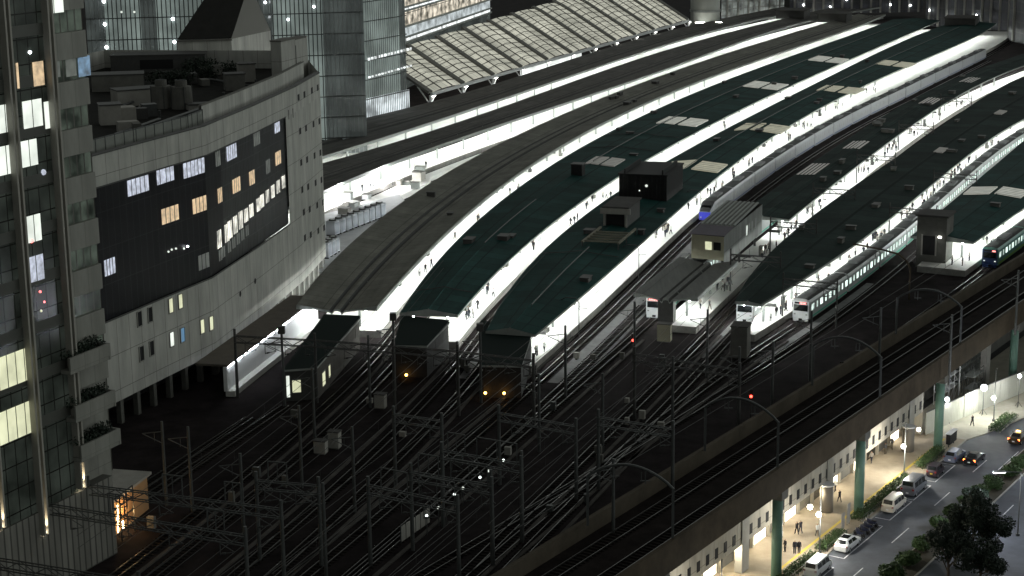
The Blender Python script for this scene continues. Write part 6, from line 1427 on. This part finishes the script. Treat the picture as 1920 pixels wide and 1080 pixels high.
# ------------------------------------------------------------ overhead line gantries
def truss(mb, A, B, z, h=.9, w_=.5, r=.10, n=None):
    A, B = np.array(A), np.array(B); L = np.linalg.norm(B-A); d = (B-A)/L; q = np.array([d[1], -d[0]])*w_/2; n = n or max(4, int(L/1.6))
    for s in (-1, 1):
        for zz in (z, z-h): mb.bar((*(A+q*s), zz), (*(B+q*s), zz), r)
        for k in range(n):
            a, b = A+d*L*k/n+q*s, A+d*L*(k+1)/n+q*s
            mb.bar((*a, z-h if k % 2 else z), (*b, z if k % 2 else z-h), r*.6)
    for k in range(n+1):
        a = A+d*L*k/n; mb.bar((*(a-q), z), (*(a+q), z), r*.6); mb.bar((*(a-q), z-h), (*(a+q), z-h), r*.6)
def gantry(label, A, B, z=9.0, frames=(), left=True, right=True, m_=None, z0=0.0, hang=4, pole=.36):
    m_ = m_ or M_steel; A, B = np.array(A), np.array(B); L = np.linalg.norm(B-A); d = (B-A)/L
    t = thing('catenary_gantry', label, 'catenary gantry', (*A, z0), 'overhead line gantries across the yard')
    mb = MB(); truss(mb, A, B, z-.3); mb.build('beam', m_, t)
    for p, on in ((A, left), (B, right)):
        if on: mb = MB(); mb.tube([(*p, z0), (*p, z+.7)], pole*.62, pole*.5, n=8); mb.build('pole', m_, t)
    for f0, f1 in frames:
        a, b = A+(B-A)*f0, A+(B-A)*f1; mb = MB(); mb.bar((*a, z-.3), (*a, z+1.9), .11); mb.bar((*b, z-.3), (*b, z+1.9), .11); mb.bar((*a, z+1.9), (*b, z+1.9), .11); c_ = (a+b)/2; mb.bar((*c_, z-.3), (*c_, z+1.9), .08); mb.build('frame', m_, t)
    for k in range(hang):
        p = A+(B-A)*(k+.5)/hang; mb = MB(); mb.bar((*p, z-1.2), (*p, z-2.6), .08); mb.bar((*p, z-2.5), (*(p+d*1.6), z-2.1), .06); mb.bar((*p, z-1.4), (*(p+d*1.6), z-2.1), .06); mb.tube([(*(p+d*.2), z-2.45), (*(p+d*.6), z-2.35)], .10, n=6); mb.build('wire_arm', m_, t)
GP = lambda px, py, z=9.0: P(px, py, z)
gantry('lattice gantry reaching from the foot of the glass tower, nearest the left bottom corner', GP(85, 940), GP(460, 1000), frames=((.33, .41), (.82, .9)))
gantry('lattice gantry just behind the nearest one at the left', GP(165, 905), GP(527, 950), frames=((.4, .5), (.72, .8)))
gantry('lattice gantry right of the two at the left, ending at a thick pole', GP(480, 896), GP(597, 906), frames=((.2, .5),))
gantry('lattice gantry with two frames, nearest of the three close together at the centre', GP(690, 905), GP(858, 940), frames=((.15, .45), (.58, .97)))
gantry('lattice gantry with two frames, middle one of the three close together at the centre', GP(770, 880), GP(922, 906), frames=((.1, .35), (.5, .95)))
gantry('lattice gantry with two frames, farthest of the three close together at the centre', GP(828, 840), GP(977, 866), frames=((.08, .3), (.45, .95)))
gantry('slim gantry right of the three close together ones', GP(935, 770), GP(1080, 795), hang=3)
gantry('slim gantry second right of the three close together ones', GP(1122, 778), GP(1262, 800), hang=3)
gantry('slim gantry with pale boxes on both pole tops in front of the dark sheds', GP(738, 772), GP(828, 785), hang=2)
gantry('dark gantry in front of the shed with lit windows', GP(440, 626), GP(590, 634), m_=M_steeldk)
gantry('dark gantry between the shed with lit windows and the shed with one lamp', GP(590, 634), GP(737, 645), m_=M_steeldk, left=False)
gantry('dark gantry in front of the shed with one amber lamp', GP(737, 645), GP(858, 655), m_=M_steeldk, left=False)
gantry('dark gantry in front of the shed with two amber lamps', GP(858, 655), GP(1000, 672), m_=M_steeldk, left=False)
gantry('lattice gantry cut off by the left bottom corner', GP(-20, 1040), GP(260, 1085), m_=M_steeldk)
gantry('long dim gantry across the dark yard at the middle right', GP(1190, 660), GP(1387, 690), m_=M_steeldk, hang=5)
for y, nm in ((285, 'nearest'), (312, 'second'), (345, 'third'), (385, 'fourth'), (430, 'fifth'), (480, 'sixth')):
    a = CV['F_r'].off(y, -.5); b = CV['F_r'].off(y, 7.8); gantry('thin gantry over the bright tracks beside the blackish green roof, %s' % nm, a, b, z=7.6, hang=2, m_=M_steeldk, pole=.24)
for y, nm in ((268, 'nearest'), (325, 'second'), (362, 'third')):
    a = CV['G_r'].off(y, -.3); b = CV['G_r'].off(y, 8.4); gantry('thin gantry over the long white and green train, %s' % nm, a, b, z=7.4, hang=2, m_=M_steeldk, pole=.24)
for y, nm in ((262, 'nearest'), (300, 'second'), (352, 'third')):
    a = CV['E_r'].off(y, -.1); tt = CV['E_r'].t(y); nn = np.array([tt[1], -tt[0]]); t = thing('hoop_post', 'thin hooped post at the bright edge of the machine house platform, %s' % nm, 'hooped post', (*a, 0), 'hooped posts at the platform edge')
    mb = MB(); mb.tube([(*(a-nn*3), 4.9), (*(a-nn*1.2), 5.9), (*(a+nn*.4), 5.9), (*(a+nn*.9), 5.2), (*(a+nn*.9), 0)], .08, n=6); mb.build('hoop', M_steel, t)
    mb = MB(); mb.bar((*(a+nn*.9), 4.2), (*(a+nn*2.2), 4.4), .07); mb.build('arm', M_steel, t)
arch_a = P(1600, 462, 6.5); arch_b = P(1707, 500, 5.5)
t = thing('curved_portal', 'brown curved pipe portal over the long white and green train', 'catenary portal', (*arch_b, 0))
a, b = np.array(arch_a), np.array(arch_b)
mb = MB(); mb.tube([(*(a+(b-a)*f), 6.9+.25*math.sin(f*3)) for f in np.linspace(0, .8, 7)]+[(*(a+(b-a)*.93), 6.3), (*b, 5.2), (*b, 0)], .16, n=7); mb.build('pipe', M_par, t)
mb = MB(); mb.bar((*(a+(b-a)*.4), 6.9), (*(a+(b-a)*.4), 5.6), .08); mb.build('wire_hanger', M_steel, t)
def pole(px, py, label, z=10.0, r=.2, arm=2.4, box=False):
    x, y = P(px, py, z); t = thing('catenary_pole', label, 'catenary pole', (x, y, 0), 'single overhead line poles')
    mb = MB(); mb.tube([(x, y, 0), (x, y, z)], r, r*.8, n=8); mb.build('mast', M_steel, t)
    mb = MB(); mb.bar((x, y, z-1.2), (x-arm, y+.6, z-1.6), .09); mb.bar((x, y, z-2.6), (x-arm, y+.6, z-1.6), .07); mb.bar((x-arm*.4, y+.2, z-1.3), (x-arm*.4, y+.2, z-2.4), .05); mb.build('bracket', M_steel, t)
    if box: mb = MB(); mb.box(x, y, z, .9, .9, 1.0); mb.build('pole_box', M_steeldk, t)
for px, py, lab, bx in ((528, 625, 'pole with a black box on top beside the lit passage', True), (690, 628, 'pole in front of the white platform end beside the lit window shed', False), (737, 600, 'pole with a black signal head at the white end of the light grey roof', True), (857, 640, 'pole in front of the white end of the first green roof', False), (900, 620, 'pole with a black box beside the dark shed with two amber lamps', True),
    (585, 690, 'tall pole rising in front of the shed with lit yellow windows', False), (1190, 565, 'pole standing in the dark yard beside the red signal', False), (1327, 580, 'dark pole between the two red display trains', False), (1262, 668, 'pole rising in the middle of the dark yard', False), (1387, 650, 'pole rising beside the red signal by the viaduct', False),
    (1522, 583, 'pole just right of the white faced train', False), (1652, 577, 'pole second right of the white faced train', False), (1785, 590, 'pole in the dark yard below the lift shaft', False), (1910, 507, 'pole in the dark yard at the right edge', False), (352, 800, 'pole beside the ground storey of the curved building', False), (303, 790, 'pole left of the one beside the curved building', False), (605, 905, 'thick pole at the end of the lattice gantry in the left yard', False), (920, 880, 'tall pole right of the three close together gantries', False), (978, 845, 'tall pole farthest right of the three close together gantries', False)):
    pole(px, py, lab, box=bx)
pole(1450, 640, 'pole below the white faced train')
pole(1130, 700, 'pole among the tracks right of the shed with two amber lamps')
pole(1150, 860, 'pole in the dark yard left of the nearest arched portal')
pole(450, 850, 'pole in the left yard behind the lattice gantries')
pole(1060, 610, 'pole at the bright edge of the machine house platform')
pole(1010, 700, 'pole standing beside the shed with two amber lamps')
pole(660, 800, 'pole in the dark yard right of the pale boxes')
pole(560, 760, 'pole in the dark yard left of the pale boxes')
# thin contact wires
for i, key in enumerate(('C1', 'C2', 'D1', 'D2', 'E1', 'E2', 'F0', 'F1', 'G0', 'G1', 'H1', 'H2')):
    pts = TR[key]; pts = [p for p in pts if p[1] < 300][::3]; mb = MB()
    for a, b in zip(pts, pts[1:]):
        mb.bar((*a, 5.6), (*b, 5.6), .04); mb.bar((*a, 6.9), (*b, 6.9), .04); mb.bar((*((a+b)/2), 5.6), (*((a+b)/2), 6.9), .03)
    o = mb.build('contact_wire', M_steeldk, loc=(*pts[0], 5.6)); tag(o, 'thin overhead contact wire above a track in the dark yard', 'wire', 'overhead contact wires')
# signals and little lamps
def signal(px, py, z, g, label, grp='railway signals in the yard'):
    x, y = P(px, py, z); t = thing('railway_signal', label, 'signal', (x, y, 0), grp)
    mb = MB(); mb.tube([(x, y+.2, 0), (x, y+.2, z+.5)], .07, n=6); mb.build('post', M_steeldk, t)
    mb = MB(); mb.box(x, y+.1, z-.5, .5, .25, 1.4); mb.build('head', M_black, t)
    mb = MB(); mb.ball((x, y-.08, z), .19, 8); mb.build('lamp', g, t)
signal(1187, 638, 3.5, G_red, 'red signal in the yard left of the red display train')
signal(1408, 743, 4.5, G_red, 'red signal by the second arched portal')
signal(1578, 690, 3.0, G_amber, 'amber signal below the white faced train')
signal(936, 626, 3.0, G_globe, 'white marker lamp between the two green roofs')
G_pt = glow('point_white', (.9, 1, .95), 3)
for k, (px, py) in enumerate(((800, 967), (822, 952), (852, 927), (868, 915), (900, 895), (916, 883), (944, 863))):
    x, y = P(px, py, 2.2); t = thing('walkway_lamp', 'small white lamp on a post in the sloping row beside the gantries', 'walkway lamp', (x, y, 0), 'small lamps along the yard walkway')
    mb = MB(); mb.bar((x, y+.2, 0), (x, y+.2, 2.4), .10); mb.build('post', M_steel, t)
    mb = MB(); mb.ball((x, y, 2.2), .16, 8); mb.build('lamp', G_pt if k % 2 == 0 else G_white, t)
A = np.array(P(752, 1018, 0)); B = np.array(P(806, 980, 0)); t = thing('lineside_fence', 'pale panel fence beside the sloping row of little lamps', 'fence', (*A, 0))
for k in range(6):
    a, b = A+(B-A)*k/6, A+(B-A)*(k+.93)/6; mb = MB(); mb.bar((*a, .95), (*b, .95), .08, 1.7); mb.build('panel', M_conc, t)
    mb = MB(); mb.bar((*a, 0), (*a, 2.0), .12); mb.build('post', M_steel, t)
# warm lit shed and scaffold by the foot of the tower
A = np.array(P(213, 1008, 0)); B = np.array(P(262, 968, 0)); dd = (B-A)/np.linalg.norm(B-A); nn = np.array([dd[1], -dd[0]])
t = thing('lineside_shed', 'low brown shed glowing orange under its own lamp by the foot of the glass tower', 'shed', (*A, 0))
L = 9.0; bk = np.array([-dd[1], dd[0]])
mb = MB(); mb.wall(tuple(A), tuple(A+dd*L), 0, 4.0); mb.wall(tuple(A+dd*L), tuple(A+dd*L+bk*5), 0, 4.0); mb.wall(tuple(A+bk*5), tuple(A), 0, 4.0); mb.build('wall', mat('shed_brown', (.42, .25, .12), .8, var=.2), t)
mb = MB(); mb.obox((*(A-nn*-.4-dd*.4), 4.0), (*(dd*(L+.8)), 0), (*(bk*6), 0), (0, 0, .3)); mb.build('roof', M_conc, t)
for k in (.3, 1.4):
    p = A+dd*k+nn*.5; mb = MB(); mb.bar((*p, .4), (*p, 3.6 if k < 1 else 1.4), .16); mb.build('lamp', glow('tube_warm', (1, .72, .38), 16), t)
li = bpy.data.lights.new('tube_light', 'POINT'); li.energy = 260; li.color = (1, .6, .25); li.shadow_soft_size = .2
lo = bpy.data.objects.new('tube_light', li); C.objects.link(lo); lo.parent = t; lo.location = (*(dd*2.2+nn*1.2), 2.4)
t = thing('scaffold', 'dark scaffold frame in front of the orange lit shed', 'scaffold', (*(A+nn*1.5), 0))
for k in range(5):
    p = A-dd*4+dd*k*1.6+nn*1.4; mb = MB(); mb.bar((*p, 0), (*p, 5.2), .12); mb.build('standard', M_steeldk, t)
for z in (1.2, 2.6, 4.0, 5.2):
    mb = MB(); mb.bar((*(A-dd*4+nn*1.4), z), (*(A+dd*2.4+nn*1.4), z), .10); mb.build('ledger', M_steeldk, t)
